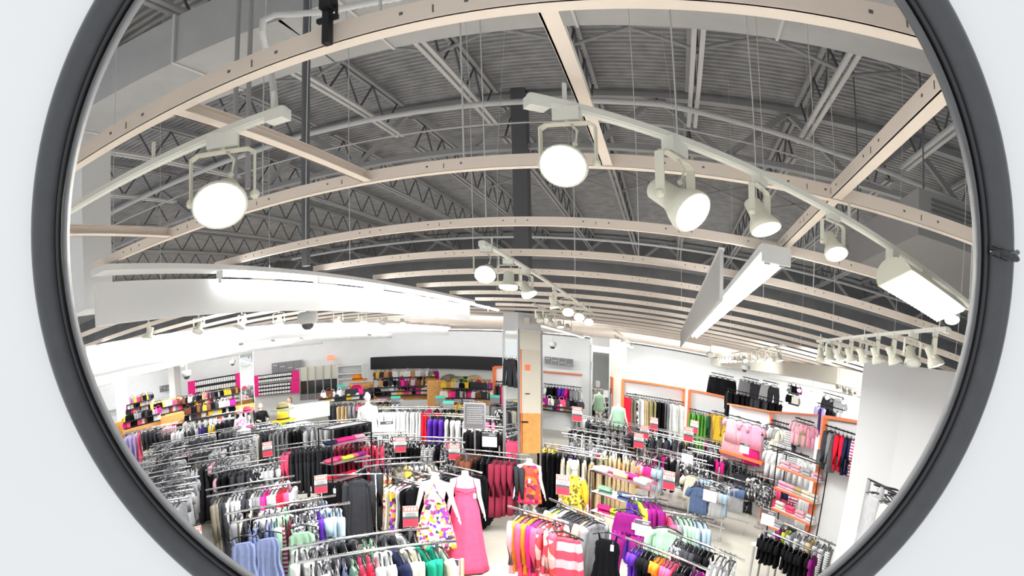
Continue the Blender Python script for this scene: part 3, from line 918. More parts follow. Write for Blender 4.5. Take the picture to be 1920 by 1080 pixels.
# ---------------------------------------------------------------- racks
RC = []
def rack(p, ang, L, gap, h, label, runs, where, group=None, silver=False, full=True, off=0.15, n_rail=2, far_=False, dens=1.0, facing=None, over=.08, gs=None):
    """p: left end of the far rail on the floor plan; rails run along ang (degrees)"""
    a_ = R(ang)
    d = Vector((math.cos(a_), math.sin(a_), 0)); q = Vector((math.sin(a_), -math.cos(a_), 0))
    RC.append((p[0] + d.x * L / 2 + q.x * gap / 2, p[1] + d.y * L / 2 + q.y * gap / 2, L))
    p = Vector((p[0], p[1], 0))
    t = thing('clothes_rack', label, 'clothes rack', p, a_, group)
    starts = [Vector((0, 0, 0)), Vector((off, -gap, 0))][:n_rail]
    rr = 0.016
    if full:
        for s in starts:
            MB().tube([s + Vector((-over, 0, h)), s + Vector((L + over, 0, h))], rr * 1.15, 10).build('rail', M['chrome'], t, True)
        for s in starts:
            for e in (.12, L - .12):
                MB().box((s.x + e, s.y, h / 2), (.03, .03, h - .02)).build('post', M['alu' if silver else 'steel_dark'] if not silver else M['alu'], t)
        for e in (.12, L - .12):
            m_ = MB(); m_.box((e + off / 2 * (n_rail - 1), -gap / 2, .03), (.05, gap + .35, .04)); m_.build('foot', M['alu' if silver else 'steel_dark'], t)
        MB().box((L / 2 + off / 2, -gap / 2, .30), (L - .2, .03, .03)).build('crossbar', M['alu' if silver else 'steel_dark'], t)
    else:
        for s in starts:
            MB().tube([s + Vector((-over, 0, h)), s + Vector((L + over, 0, h))], rr * 1.15, 6).build('rail', M['chrome'], t)
        m_ = MB()
        for s in starts:
            for e in (.1, L - .1): m_.box((s.x + e, s.y, h / 2), (.03, .03, h - .02))
        for e in (.1, L - .1): m_.box((e + off / 2, -gap / 2, .03), (.05, gap + .3, .04))
        m_.box((L / 2 + off / 2, -gap / 2, .03), (L - .2, .04, .04))
        m_.build('frame', M['steel_dark'], t, False)
    for si, s in enumerate(starts):
        rn = runs[si] if si < len(runs) else []
        tot = sum(x[2] for x in rn) or 1
        i = 0
        for (kind, col, cnt) in rn:
            for c_ in range(cnt):
                if rnd.random() > dens:
                    i += 1; continue
                u_ = .03 + (L - .06) * (i + .5) / tot + rnd.uniform(-.012, .012)
                w_ = p + d * (s.x + u_) + q * (-s.y)
                garment(kind, col, (w_.x, w_.y, h + .004), a_ + PI / 2 + rnd.uniform(-.13, .13) + (PI if rnd.random() < .5 else 0), where, far_, scale=gs)
                i += 1
    return t

def card(p, h, label, kind='sale', rz=0.0, s=1.0, group=None, pole=0.3):
    """small sign standing on a rack: white and red sale card, white card with charcoal head, teal card"""
    t = thing('sign_card', label, 'sign', p, rz, group)
    w_, hh = .17 * s, .27 * s
    MB().tube([(0, 0, -pole), (0, 0, .01)], .004, 5).build('stem', M['chrome'], t)
    if kind == 'sale':
        MB().box((0, 0, hh / 2), (w_, .008, hh)).build('card', M['tag'], t)
        MB().box((0, -.006, hh * .86), (w_ * .98, .004, hh * .25)).build('top_band', M['coral'], t)
        m_ = MB()
        for i in range(4): m_.box((-w_ * .3 + i * w_ * .2, -.009, hh * .86), (w_ * .13, .003, hh * .14))
        m_.build('lettering', M['letters'], t)
        MB().box((0, -.006, hh * .44), (w_ * .98, .004, hh * .12)).build('dark_band', M['dkcard'], t)
        MB().box((0, -.006, hh * .20), (w_ * .98, .004, hh * .36)).build('lower_band', M['red'], t)
        m_ = MB()
        for i in range(3): m_.box((0, -.007, hh * (.54 + i * .06)), (w_ * .7, .003, hh * .02))
        m_.build('small_print', M['dkcard'], t)
    elif kind == 'white':
        MB().box((0, 0, hh * .4), (w_ * 1.15, .008, hh * .8)).build('card', M['tag'], t)
        MB().box((0, -.006, hh * .68), (w_ * 1.15, .004, hh * .20)).build('dark_band', M['dkcard'], t)
        m_ = MB()
        for i in range(2): m_.box((w_ * .2, -.009, hh * (.65 + i * .06)), (w_ * .5, .003, hh * .025))
        m_.build('lettering', M['letters'], t)
    else:
        MB().box((0, 0, hh * .3), (w_, .008, hh * .6)).build('card', M['panel_grey'], t)
        MB().box((0, -.006, hh * .5), (w_, .004, hh * .2)).build('top_band', M['teal'], t)
    return t

def facing(p):   # rotation that turns a card's front (-Y) to the viewpoint
    return math.atan2(p[1], p[0]) - PI / 2

# near left cluster (rails run at about 33 degrees)
rack((-7.09, 7.38), 29, 1.45, .52, 1.5, 'chrome double-rail rack of white, pink and red tops, left of the black long dresses', [
    [('shirt', 'charcoal', 2), ('gown', 'black', 2), ('shirt', 'grey', 3), ('jacket', 'charcoal', 2), ('shirt', 'grey', 3), ('shirt', 'white', 3)],
    [('coat', 'taupe', 2), ('coat', 'charcoal', 2), ('shirt', 'silver', 4), ('tee', 'charcoal', 2), ('shirt', 'ivory', 1), ('tee', 'grey', 2), ('shirt', 'hotpink', 2), ('tee', 'silver', 2), ('shirt', 'red', 2), ('tee', 'coral', 1), ('shirt', 'silver', 1)]],
    'the rack in front of the black long dresses at left')
rack((-5.53, 6.14), 35, 1.45, .50, 1.5, 'chrome double-rail rack with pale blue draped dresses at the lower left', [
    [('coat', 'grey', 1), ('gown', 'ivory', 1), ('gown', 'black', 2), ('shirt', 'ivory', 1), ('tee', 'silver', 3), ('shirt', 'mint', 2), ('jacket', 'black', 2), ('shirt', 'bwnoise', 3), ('shirt', 'blue', 1)],
    [('gown', 'black', 1), ('dress', 'blue', 2), ('dress', 'charcoal', 1), ('gown', 'blue', 2), ('shirt', 'mint', 1), ('dress', 'redstripe', 1), ('trousers', 'maroon', 1), ('shirt', 'bwnoise', 4), ('shirt', 'purple', 1), ('tee', 'sky', 1), ('shirt', 'sky', 2)]],
    'the rack with the blue dresses at lower left')
rack((-3.70, 5.04), 37, 1.45, .50, 1.5, 'chrome double-rail rack with green and ivory tops at the bottom of the mirror', [
    [('shirt', 'white', 2), ('tee', 'bwnoise', 2), ('tee', 'charcoal', 3), ('tank', 'mint', 2), ('tee', 'charcoal', 2), ('shirt', 'white', 1), ('jacket', 'black', 1)],
    [('tee', 'white', 2), ('tank', 'silver', 2), ('tank', 'blue', 1), ('tank', 'mint', 1), ('tank', 'coral', 2), ('shirt', 'white', 2), ('jacket', 'navy', 1), ('shirt', 'ivory', 2), ('shirt', 'teal', 2), ('shirt', 'ivory', 1)]],
    'the rack at the bottom centre left of the price holder')
rack((-8.48, 8.85), 31, 1.45, .48, 1.5, 'chrome double-rail rack with a long black dress and pink dress at its end, at left', [
    [('gown', 'black', 3), ('shirt', 'charcoal', 4), ('shirt', 'grey', 3), ('tee', 'bwnoise', 4)],
    [('gown', 'rose', 1), ('gown', 'black', 3), ('shirt', 'charcoal', 4), ('shirt', 'bwprint', 3), ('tee', 'silver', 3)]],
    'the rack with the pink and black long dresses at left')
rack((-10.15, 10.04), 24, 1.45, .6, 1.5, 'chrome double-rail rack with pale blue patterned dress at its end, at left', [
    [('coat', 'taupe', 2), ('shirt', 'bwnoise', 5), ('shirt', 'silver', 4)],
    [('dress', 'bluefloral', 2), ('gown', 'charcoal', 2), ('tee', 'rose', 1), ('shirt', 'bwnoise', 4), ('tee', 'silver', 3)]],
    'the rack with the pale blue print dresses at left')
rack((-11.9, 11.3), 22, 1.45, .6, 1.5, 'chrome double-rail rack with a striped dress at its left end', [
    [('shirt', 'grey', 5), ('tee', 'bwnoise', 5)],
    [('gown', 'black', 2), ('dress', 'bwstripe', 1), ('shirt', 'charcoal', 4), ('tee', 'silver', 3)]],
    'the rack with the striped dress at left')
LG = [(-12.2, 9.9), (-10.9, 8.75), (-9.7, 7.8), (-13.6, 11.4), (-9.0, 6.9)]
for i, (x_, y_) in enumerate(LG):
    rack((x_, y_), 20, 1.45, .55, 1.5, 'chrome double-rail rack at the far left edge, ' + ['middle of its line', 'second nearest of its line', 'third nearest of its line', 'farthest of its line', 'nearest of its line'][i], [
        [('shirt', 'grey', 4), ('tee', 'bwnoise', 4), ('tee', 'silver', 3)], [('shirt', 'silver', 3), ('tank', 'ivory', 2), ('tee', 'bwnoise', 4), ('tee', 'grey', 3)]],
        'the racks along the left edge of the mirror', far_=i != 4)
# rack with the two long black dresses facing us (K)
pK = at(673, 865, 1.5)
rack((pK.x, pK.y), 30, 1.2, .5, 1.5, 'chrome rack whose end shows two long black dresses, left of the floral mannequin', [
    [('gown', 'black', 3), ('coat', 'charcoal', 2), ('shirt', 'grey', 3)],
    [('coat', 'charcoal', 2), ('dress', 'floral', 2), ('shirt', 'taupe', 2), ('tee', 'yellow', 1), ('shirt', 'bwprint', 3), ('tee', 'ivory', 2)]],
    'the rack left of the floral mannequin')
pf = at(684, 880, 1.50)
for i, (dx, col, kd, lb) in enumerate(((-.55, 'black', 'gown', 'long plain black dress facing us with a white tag, left of the floral mannequin'), (-.12, 'charcoal', 'coat', 'long sheer black coat facing us beside the plain black dress'))):
    garment(kd, col, (pf.x + dx + .2, pf.y - .35 + dx * .2, 1.5), .12, '', label=lb, group='black garments facing front', tagm=(i == 0), scale=1.02)
m_ = MB().tube([(pf.x - .6, pf.y - .48, 1.5), (pf.x + .45, pf.y - .27, 1.5)], .013, 8); m_.tube([(pf.x - .05, pf.y - .37, 1.5), (pf.x - .05, pf.y + .1, 1.5)], .013, 8)
for dx in (-.5, .35):
    m_.tube([(pf.x + dx, pf.y - .37 + dx * .2, 0), (pf.x + dx, pf.y - .37 + dx * .2, 1.5)], .014, 8)
tag(m_.build('display_bar', M['chrome'], None, True), 'chrome face-out bar holding the two long black dresses', 'rail')

# rails of grey / magenta trousers behind
def R3(u, v, ang, L, gap, label, runs, where, h=1.5, **k):
    p = at(u, v, h)
    return rack((p.x, p.y), ang, L, gap, h, label, runs, where, **k)
R3(522, 836, 24, 2.3, .55, 'long chrome rack of charcoal and dark pink trousers behind the tall black shelf', [
    [('trousers', 'charcoal', 12), ('trousers', 'coral', 4), ('trousers', 'maroon', 6)],
    [('shirt', 'coral', 2), ('trousers', 'charcoal', 10), ('trousers', 'maroon', 6), ('trousers', 'coral', 5)]], 'the long trouser rack behind the tall black shelf')
R3(441, 812, 24, 2.1, .5, 'long chrome rack of dark and white dresses at mid left', [
    [('shirt', 'charcoal', 9), ('tee', 'bwnoise', 6)], [('gown', 'charcoal', 4), ('gown', 'ivory', 2), ('dress', 'charcoal', 2), ('gown', 'grey', 5), ('gown', 'black', 4)]], 'the mid left rack with one ivory dress', far_=True)
R3(410, 806, 24, 2.1, .5, 'chrome rack behind the rack with the ivory dress, at mid left', [
    [('shirt', 'grey', 8), ('tee', 'bwnoise', 6)], [('shirt', 'charcoal', 7), ('shirt', 'bwprint', 5)]], 'the rack behind the one with the ivory dress', far_=True)
R3(345, 838, 24, 2.2, .55, 'long chrome rack in the left part with black and striped dresses', [
    [('shirt', 'bwnoise', 9), ('shirt', 'silver', 5)], [('tee', 'rose', 2), ('shirt', 'silver', 3), ('shirt', 'bwnoise', 7)]], 'the long left rack behind the pale blue dress', far_=True)
R3(290, 832, 24, 2.2, .55, 'long chrome rack far left in front of the yellow dresses', [
    [('shirt', 'grey', 8), ('tee', 'bwnoise', 6)], [('shirt', 'bwnoise', 7), ('shirt', 'charcoal', 5)]], 'the far left rack in front of the yellow dresses', far_=True)
R3(300, 808, 26, 3.0, .55, 'chrome rack far left with yellow and purple dresses', [
    [('gown', 'grey', 3), ('gown', 'white', 3), ('dress', 'charcoal', 4), ('shirt', 'silver', 2), ('gown', 'purple', 1), ('gown', 'navy', 1)], [('dress', 'charcoal', 3), ('gown', 'white', 3), ('dress', 'charcoal', 3), ('dress', 'silver', 1), ('dress', 'purple', 1), ('gown', 'navy', 1), ('dress', 'yellow', 2), ('shirt', 'black', 4)]], 'the far left rack with the yellow dresses', h=1.6, far_=True)
R3(235, 812, 26, 2.6, .55, 'chrome rack at the far left edge with lilac and magenta tops', [
    [('shirt', 'silver', 6), ('tee', 'magenta', 1)], [('gown', 'lilac', 3), ('gown', 'coral', 1), ('jacket', 'charcoal', 5), ('shirt', 'rose', 3)]], 'the far left edge rack with the lilac dress', h=1.6, far_=True)
R3(340, 788, 26, 3.2, .55, 'chrome rack of white and red garments before the accessory tables at left', [
    [('shirt', 'white', 5), ('shirt', 'silver', 4)], [('dress', 'white', 7), ('dress', 'red', 1), ('gown', 'black', 5)]], 'the rack before the accessory tables at left', h=1.6, far_=True)
R3(563, 795, 20, 2.0, .55, 'chrome rack of pale grey dresses right of the straw hats', [
    [('shirt', 'grey', 5), ('shirt', 'black', 5)], [('dress', 'silver', 5), ('shirt', 'black', 5)]], 'the rack of pale grey dresses behind the tall black shelf', far_=True)
R3(618, 755, 10, 2.8, .55, 'chrome rack of beige, mustard and grey tops in the middle distance', [
    [('shirt', 'grey', 4), ('shirt', 'ivory', 4), ('tee', 'charcoal', 4)], [('shirt', 'charcoal', 2), ('gown', 'beige', 3), ('shirt', 'grey', 2), ('tee', 'coral', 1), ('shirt', 'beige', 2), ('gown', 'khaki', 5), ('shirt', 'silver', 2)]], 'the rack of beige and mustard tops', far_=True)
R3(675, 765, 10, 3.4, .55, 'long chrome rack of white tops with a red dress at its right', [
    [('shirt', 'bwnoise', 9), ('tee', 'hotpink', 1), ('shirt', 'black', 4)], [('gown', 'white', 20), ('gown', 'red', 6), ('gown', 'khaki', 7)]], 'the long rack of white tops', far_=True)
R3(800, 775, 4, 2.0, .5, 'chrome rack of purple, white and bright pink tops left of the grey sign', [
    [('shirt', 'black', 8)], [('gown', 'purple', 3), ('gown', 'white', 4), ('gown', 'grey', 1), ('dress', 'sky', 2), ('gown', 'coral', 2)]], 'the rack left of the grey sign board', far_=True)
R3(740, 819, 8, 1.4, .5, 'chrome rack of black, white dotted and grey tops, left of the grey sign', [
    [('skirt', 'bwprint', 4), ('skirt', 'black', 3), ('dress', 'coral', 2)], [('gown', 'black', 2), ('dress', 'black', 3), ('dress', 'greystripe', 3), ('dress', 'black', 1), ('dress', 'bwnoise', 4)]], 'the rack with the black and grey dresses in the middle')
R3(688, 812, 20, .9, .4, 'short chrome rack of black and white dotted skirts', [
    [('skirt', 'bwprint', 3)], [('dress', 'bwprint', 5)]], 'the short rack of dotted skirts', far_=True)
R3(868, 795, 2, 1.6, .5, 'chrome rack of black tops beside the mirrored column', [
    [('shirt', 'white', 5), ('shirt', 'ivory', 2)], [('jacket', 'black', 5), ('tee', 'black', 4)]], 'the rack of black tops left of the mirrored column', far_=True)
R3(860, 842, 4, 1.25, .45, 'chrome rack of brown and maroon tops beside the mirrored column', [
    [('tee', 'brown', 3), ('shirt', 'black', 4), ('shirt', 'charcoal', 2)], [('tee', 'brown', 2), ('gown', 'black', 3), ('coat', 'maroon', 4), ('shirt', 'charcoal', 2)]], 'the rack of maroon tops left of the mirrored column')
# black garments on an arm right of the floral mannequin
pN = at(843, 870, 1.55)
rack((pN.x, pN.y), -25, .62, .45, 1.52, 'chrome arm rack of black tops behind the pink gown mannequin', [
    [('shirt', 'black', 5)], [('gown', 'black', 5)]], 'the arm rack behind the pink gown')
pM = at(766, 882, 1.5)
rack((pM.x, pM.y), -26, .60, .45, 1.5, 'chrome arm rack of ivory and floral tops behind the floral mannequin', [
    [('tee', 'peachprint', 3)], [('gown', 'ivory', 1), ('gown', 'floral', 1), ('gown', 'white', 1), ('gown', 'black', 2)]], 'the arm rack behind the floral mannequin')
# G: coral rack
rack((-1.86, 7.18), -18, .72, .0, 1.5, 'chrome arm rack of coral, orange and striped clothes at the bottom centre', [
    [('shirt', 'rose', 1), ('shirt', 'orange', 1), ('shirt', 'coral', 1), ('shirt', 'orange', 1), ('shirt', 'hotpink', 1), ('shirt', 'coral', 1), ('shirt', 'coralcheck', 3)]], 'the coral rack at the bottom centre', n_rail=1)
garment('skirt', 'coralstripe', (-1.16, 6.86, 1.5), .15, '', label='coral and pale pink striped skirt facing us at the bottom centre', group='front facing garments of the coral rack', scale=1.35)
rack((-1.47, 7.86), -34, .85, .0, 1.5, 'chrome arm rack of lime, grey and black tops right of the coral rack', [
    [('tee', 'sky', 1), ('tee', 'lime', 1), ('shirt', 'white', 1), ('shirt', 'charcoal', 4), ('tee', 'beige', 1), ('shirt', 'grey', 2)]], 'the arm rack of dark tops at the bottom centre', n_rail=1)
garment('dress', 'black', (-.62, 7.12, 1.5), .1, '', label='black furry sleeveless dress facing us, right of the striped skirt', group='front facing garments of the dark rack', tagm=True, scale=1.0)
# P: beige coats
R3(1040, 838, 0, .95, .5, 'chrome rack of ivory coats and black coats right of the mirrored column', [
    [('gown', 'black', 4), ('gown', 'charcoal', 1), ('gown', 'black', 2)], [('gown', 'ivory', 4), ('gown', 'beige', 2)]], 'the rack of ivory coats right of the mirrored column')
R3(1100, 832, -2, 1.05, .45, 'chrome rack of beige long coats and a dark red dress', [
    [('shirt', 'white', 4)], [('gown', 'white', 1), ('gown', 'maroon', 1), ('gown', 'khaki', 2), ('gown', 'beige', 6)]], 'the rack of beige long coats')
R3(1012, 830, 0, .9, .5, 'chrome rack of black coats touching the mirrored column', [
    [('tee', 'yellow', 2), ('shirt', 'black', 3)], [('gown', 'black', 6), ('gown', 'purple', 1), ('gown', 'black', 2)]], 'the rack of black coats by the mirrored column')
# H: rack with black hangers at the bottom
rack((-.30, 6.80), -23, 1.0, .0, 1.5, 'chrome rail packed with black hangers at the bottom right of centre', [
    [('kidtee', 'purple', 2), ('kidtee', 'black', 3), ('kidtee', 'orange', 2), ('kidtee', 'coral', 3), ('kidtee', 'black', 3), ('kidtee', 'plum', 2)]], 'the front rail packed with black hangers', n_rail=1)
rack((.24, 7.50), -24, 1.0, .0, 1.5, 'second chrome rail of black hangers with white tops, behind the packed front rail', [
    [('kidtee', 'bwnoise', 2), ('kidtee', 'charcoal', 3), ('kidtee', 'black', 3), ('tank', 'white', 2), ('tank', 'silver', 2), ('tank', 'white', 1)]], 'the second rail of black hangers', n_rail=1)
# I: purple trousers and mint tops
rack((-.50, 8.80), 20, .62, .0, 1.55, 'chrome arm holding purple trousers and magenta tops', [
    [('trousers', 'purple', 2), ('shirt', 'lime', 1), ('shirt', 'plum', 4)]], 'the arm rack with the purple trousers', n_rail=1)
garment('trousers', 'plum', (-.42, 8.25, 1.58), .05, '', label='magenta purple trousers facing us with a white tag', group='front facing trousers', tagm=True, scale=1.25)
rack((.16, 8.72), 14, .72, .0, 1.45, 'chrome arm of pale mint tops at the lower right', [
    [('shirt', 'coral', 1), ('tee', 'grey', 1), ('shirt', 'mint', 3), ('shirt', 'sky', 3)]], 'the arm rack of mint tops', n_rail=1)
garment('shirt', 'mint', (.18, 8.15, 1.47), .0, '', label='mint green long-sleeved top facing us on a black hanger', group='front facing mint top', scale=1.28)
# J: black hangers at right
rack((1.70, 8.90), -27, 1.1, .0, 1.5, 'chrome rail of shiny black garments at the lower right', [
    [('kidtee', 'black', 11), ('kidtee', 'plum', 1)]], 'the rail of shiny black clothes at lower right', n_rail=1)
rack((2.20, 9.75), -30, 1.15, .0, 1.5, 'chrome rail behind the shiny black garments beside the white partition', [
    [('kidtee', 'plum', 1), ('kidtee', 'lime', 1), ('shirt', 'silver', 3), ('tee', 'beige', 1), ('shirt', 'greystripe', 3)]], 'the rail beside the white partition', n_rail=1)
# rack in the recess right of the partition
rack((3.12, 5.6), 60, .7, .0, 1.6, 'chrome rail with pale dresses in front of the right wall', [
    [('gown', 'silver', 2), ('gown', 'greystripe', 2), ('gown', 'ivory', 3)]], 'the rail in front of the right wall', n_rail=1) if False else None

for i, (dx, col) in enumerate(((0, 'blue'), (.33, 'blue'), (.80, 'mint'))):
    q = at(458, 985, 1.5)
    garment('dress', col, (q.x + .05 + dx * .8, q.y - .12 + dx * .55, 1.48), .55, '', label=('first', 'second')[i] + ' pale blue draped dress facing us at the lower left' if col == 'blue' else 'mint green top facing us beside the blue draped dresses', group=None if col == 'mint' else 'blue draped dresses facing front', scale=1.05)
# children's racks on the right, silver uprights
KR = [((1172, 850), -12, 1.0, [('kidtee', 'orange', 2), ('kidtee', 'pink', 5), ('kidtee', 'hotpink', 3), ('kidtee', 'sky', 3)], 'pink and sky child tops'),
      ((1238, 842), -6, .9, [('kidtee', 'magenta', 8), ('kidtee', 'hotpink', 5)], 'magenta child tops'),
      ((1288, 873), -8, 1.0, [('kidtee', 'ivory', 5), ('kidtee', 'sky', 5), ('kidtee', 'grey', 3), ('kidtee', 'maroon', 2)], 'ivory and sky child tops'),
      ((1300, 893), -10, .9, [('kidtee', 'denim', 5), ('kidtee', 'silver', 3), ('kidtee', 'sky', 2)], 'denim blue child tops'),
      ((1338, 888), -6, 1.1, [('kidtee', 'bwnoise', 3), ('kidtee', 'silver', 3), ('kidtee', 'denim', 5), ('kidtee', 'bwprint', 3)], 'patterned grey child tops'),
      ((1378, 872), -6, 1.1, [('kidtee', 'charcoal', 5), ('kidtee', 'bwprint', 3), ('kidtee', 'black', 3)], 'black child tops'),
      ((1425, 893), -8, 1.1, [('kidtee', 'bwnoise', 5), ('kidtee', 'coral', 3), ('kidtee', 'navy', 3), ('kidtee', 'redstripe', 3)], 'grey and coral child tops'),
      ((1545, 893), -10, 1.2, [('romper', 'white', 3), ('romper', 'pinkfloral', 3), ('romper', 'rose', 3), ('romper', 'mint', 2)], 'white and pink baby clothes'),
      ((1500, 920), -14, .7, [('romper', 'white', 5), ('romper', 'magenta', 2), ('romper', 'denim', 2), ('romper', 'white', 2)], 'white baby outfits'),
      ((1560, 955), -40, .9, [('romper', 'purple', 2), ('romper', 'lilac', 5), ('romper', 'white', 2)], 'lilac baby outfits')]
for (uv, ang, L, run, nm) in KR:
    p = at(uv[0], uv[1], 1.3)
    rack((p.x, p.y), ang, L, 0, 1.3, 'silver rack of %s in the children section at right' % nm, [run], 'the rack of %s' % nm, silver=True, n_rail=1, gs=1.45)
    for i, (kd, cl_, n_) in enumerate(run[:2]):
        if kd == 'kidtee':
            garment('kidtee', cl_, (p.x + .15 + i * .45, p.y - .30, 1.28), rnd.uniform(-.2, .2), '', label='%s child shirt facing us at the front of the rack of %s' % (CN.get(cl_, cl_), nm), group='front shirts of the rack of ' + nm, scale=1.5)

# middle distance fields of racks
PAL = ['black', 'black', 'charcoal', 'black', 'bwnoise', 'charcoal', 'grey', 'white', 'bwprint', 'black', 'silver', 'charcoal']
ACC = ['hotpink', 'red', 'yellow', 'magenta', 'orange', 'purple', 'mint', 'teal', 'beige', 'coral', 'ivory', 'sky']
pc_ = far(540, 782, 20.3)
RC.append((pc_.x, pc_.y, 3.0))
for u_, d_ in ((488, 23.5), (527, 22.5), (543, 24.5), (717, 24.6), (452, 20.5), (466, 19.2), (690, 17.5), (1160, 21)):
    pc_ = far(u_, 760, d_); RC.append((pc_.x, pc_.y, 1.0))
def field(name, xs, ys, ang, kinds, dens, acc=.08):
    k = 0
    for j, y_ in enumerate(ys):
        for i, x_ in enumerate(xs):
            jx, jy = rnd.uniform(-.25, .25), rnd.uniform(-.2, .2)
            x0 = x_ + jx + (.6 if j % 2 else 0)
            cx_, cy_ = x0 + .8 * math.cos(R(ang)), y_ + jy - .25 + .8 * math.sin(R(ang))
            if any(math.hypot(cx_ - a_, cy_ - b_) < .42 + l_ / 2 for a_, b_, l_ in RC): continue
            runs = []
            for s_ in range(2):
                kd = rnd.choice(kinds); cl_ = rnd.choice(PAL)
                r_ = [(kd, cl_, rnd.randint(3, 4)), (rnd.choice(kinds), rnd.choice(PAL), rnd.randint(3, 5))]
                if rnd.random() < acc * 4: r_.insert(1, (rnd.choice(kinds), rnd.choice(ACC), rnd.randint(1, 2)))
                runs.append(r_)
            band = ['front', 'second', 'third', 'fourth', 'fifth', 'back'][min(j, 5)]
            wh = 'the %s row of %s' % (band, name)
            rack((x0, y_ + jy), ang, 1.6, .5, 1.42, 'small chrome rack in the %s row of %s' % (band, name), runs, wh, 'racks in ' + wh, full=False, far_=True, dens=dens, over=.1)
            k += 1
field('the racks right of the mirrored column', [-2.9, -1.05, .8], [13.3, 15.0, 16.7, 18.4, 20.2], -2, ['tee', 'shirt', 'tank'], .9)
field('the racks left of the mirrored column', [-10.4, -8.2, -6.2], [17.6, 19.3, 21.0], 4, ['tee', 'shirt', 'tank'], .9)
field('the racks at mid left', [-21.5, -18.8, -16.0, -13.2], [17.5, 19.5], 14, ['tee', 'shirt', 'dress'], .9)
field('the racks before the right bays', [2.4], [15.2, 17.0], -8, ['tee', 'shirt'], .9)

# sale cards
SALE = [(1082, 790, 14.6), (1226, 805, 18.5), (1208, 822, 16.5), (1197, 840, 14.5), (1301, 812, 17.5), (1290, 828, 15), (1222, 795, 19)]
for i, (u, v, h_) in enumerate(SALE):
    if i == 6: continue
    p = far(u, v, h_)
    card(p, 0, 'red and white sale card above the racks right of the mirrored column', 'sale', facing(p), 1.45, 'sale cards right of the mirrored column', .8)
for (u, v, dist, s_, lb) in ((1253, 918, 10.0, 1.25, 'red and white sale card in front of the pink child tops'), (1055, 928, 9.0, 1.25, 'red sale card standing beside the yellow print mannequin'),
                        (770, 988, 8.0, 1.2, 'tall red and white sale card beside the floral mannequin'), (602, 925, 9.4, 1.2, 'tall sale card at the foot of the black shelf'),
                        (502, 856, 12.0, 1.2, 'sale card on the rack of dark clothes at mid left'), (751, 848, 11.5, 1.2, 'sale card left of the grey striped dresses'), (852, 862, 11.2, 1.2, 'tall sale card beside the rack of maroon tops'),
                        (370, 1022, 8.6, 1.1, 'red sale card standing on the open floor at lower left')):
    p = far(u, v, dist)
    card(p, 0, lb, 'sale', facing(p), s_, None, .5 if u != 370 else max(.1, p.z))
for (u, v, dist, s_, lb) in ((1330, 940, 10.2, 1.3, 'white price card with grey head between the child racks'), (1438, 985, 9.4, 1.2, 'white price card at the child rack near the lower right'),
                        (1204, 1005, 7.3, 1.0, 'white price card with grey head over the purple trousers'), (725, 812, 15, 1.6, 'white and grey price card on the long rack of white tops'),
                        (1395, 850, 14, 1.2, 'white price card on the shelf under the pink outfits'), (1288, 868, 12.5, 1.3, 'white price card above the magenta child tops'), (918, 838, 12, 1.5, 'white price card on the rack of black tops')):
    p = far(u, v, dist)
    card(p, 0, lb, 'white', facing(p), s_, None, .4)
for (u, v, dist) in ((742, 757, 22), (826, 757, 21), (841, 768, 19), (928, 756, 21), (640, 735, 24)):
    p = far(u, v, dist)
    card(p, 0, 'small teal and grey price card on a far rack left of the mirrored column', 'teal', facing(p), 2.0, 'teal price cards', .6)
# price holder at the very front
p = at(833, 1075, 1.5)
p = far(836, 1068, 6.6)
t = thing('sign_holder', 'clear price holder with a charcoal and white card, left of the pink gown', 'sign holder', p, facing(p) - .12)
MB().box((0, 0, .02), (.30, .012, .24)).build('card', M['tag'], t)
MB().box((0, -.009, .10), (.28, .006, .075)).build('dark_band', M['dkcard'], t)
MB().box((-.19, .03, 0), (.012, .10, .30)).build('side_panel', M['alu'], t)
MB().box((.175, .02, .02), (.03, .05, .24)).build('card_stack', M['tag'], t)
MB().box((.193, .02, .02), (.004, .05, .24)).build('yellow_edge', CLOTH['lime'], t)
MB().box((0, .02, -.13), (.34, .10, .02)).build('base', M['tag'], t)
MB().tube([(0, .02, -.14), (0, .02, -.5)], .008, 6).build('stem', M['chrome'], t)

# pale dresses on a black rail in the recess at the right
for (u, v, dist, items, nm) in ((1662, 914, 6.7, [('gown', 'silver', 2), ('dress', 'greystripe', 2)], 'left'), (1690, 930, 6.2, [('gown', 'ivory', 2), ('gown', 'silver', 2)], 'right')):
    p = far(u, v, dist); rz = facing(p) + .9
    t = thing('hang_rail', 'short black rail of pale dresses against the right wall, the %s one' % nm, 'rail', p, rz)
    MB().box((0, 0, 0), (.42, .05, .02)).build('bar', M['black'], t)
    MB().box((0, .15, 0), (.03, .30, .02)).build('bracket', M['black'], t)
    MB().box((0, .28, -p.z / 2), (.04, .04, p.z)).build('post', M['alu'], t)
    k = 0
    for kd, c_, n_ in items:
        for i in range(n_):
            q = p + Matrix.Rotation(rz, 3, 'Z') @ Vector((-.15 + .10 * k, 0, -.02)); k += 1
            garment(kd, c_, q, rz + PI / 2, 'the %s black rail against the right wall' % nm, scale=.85)
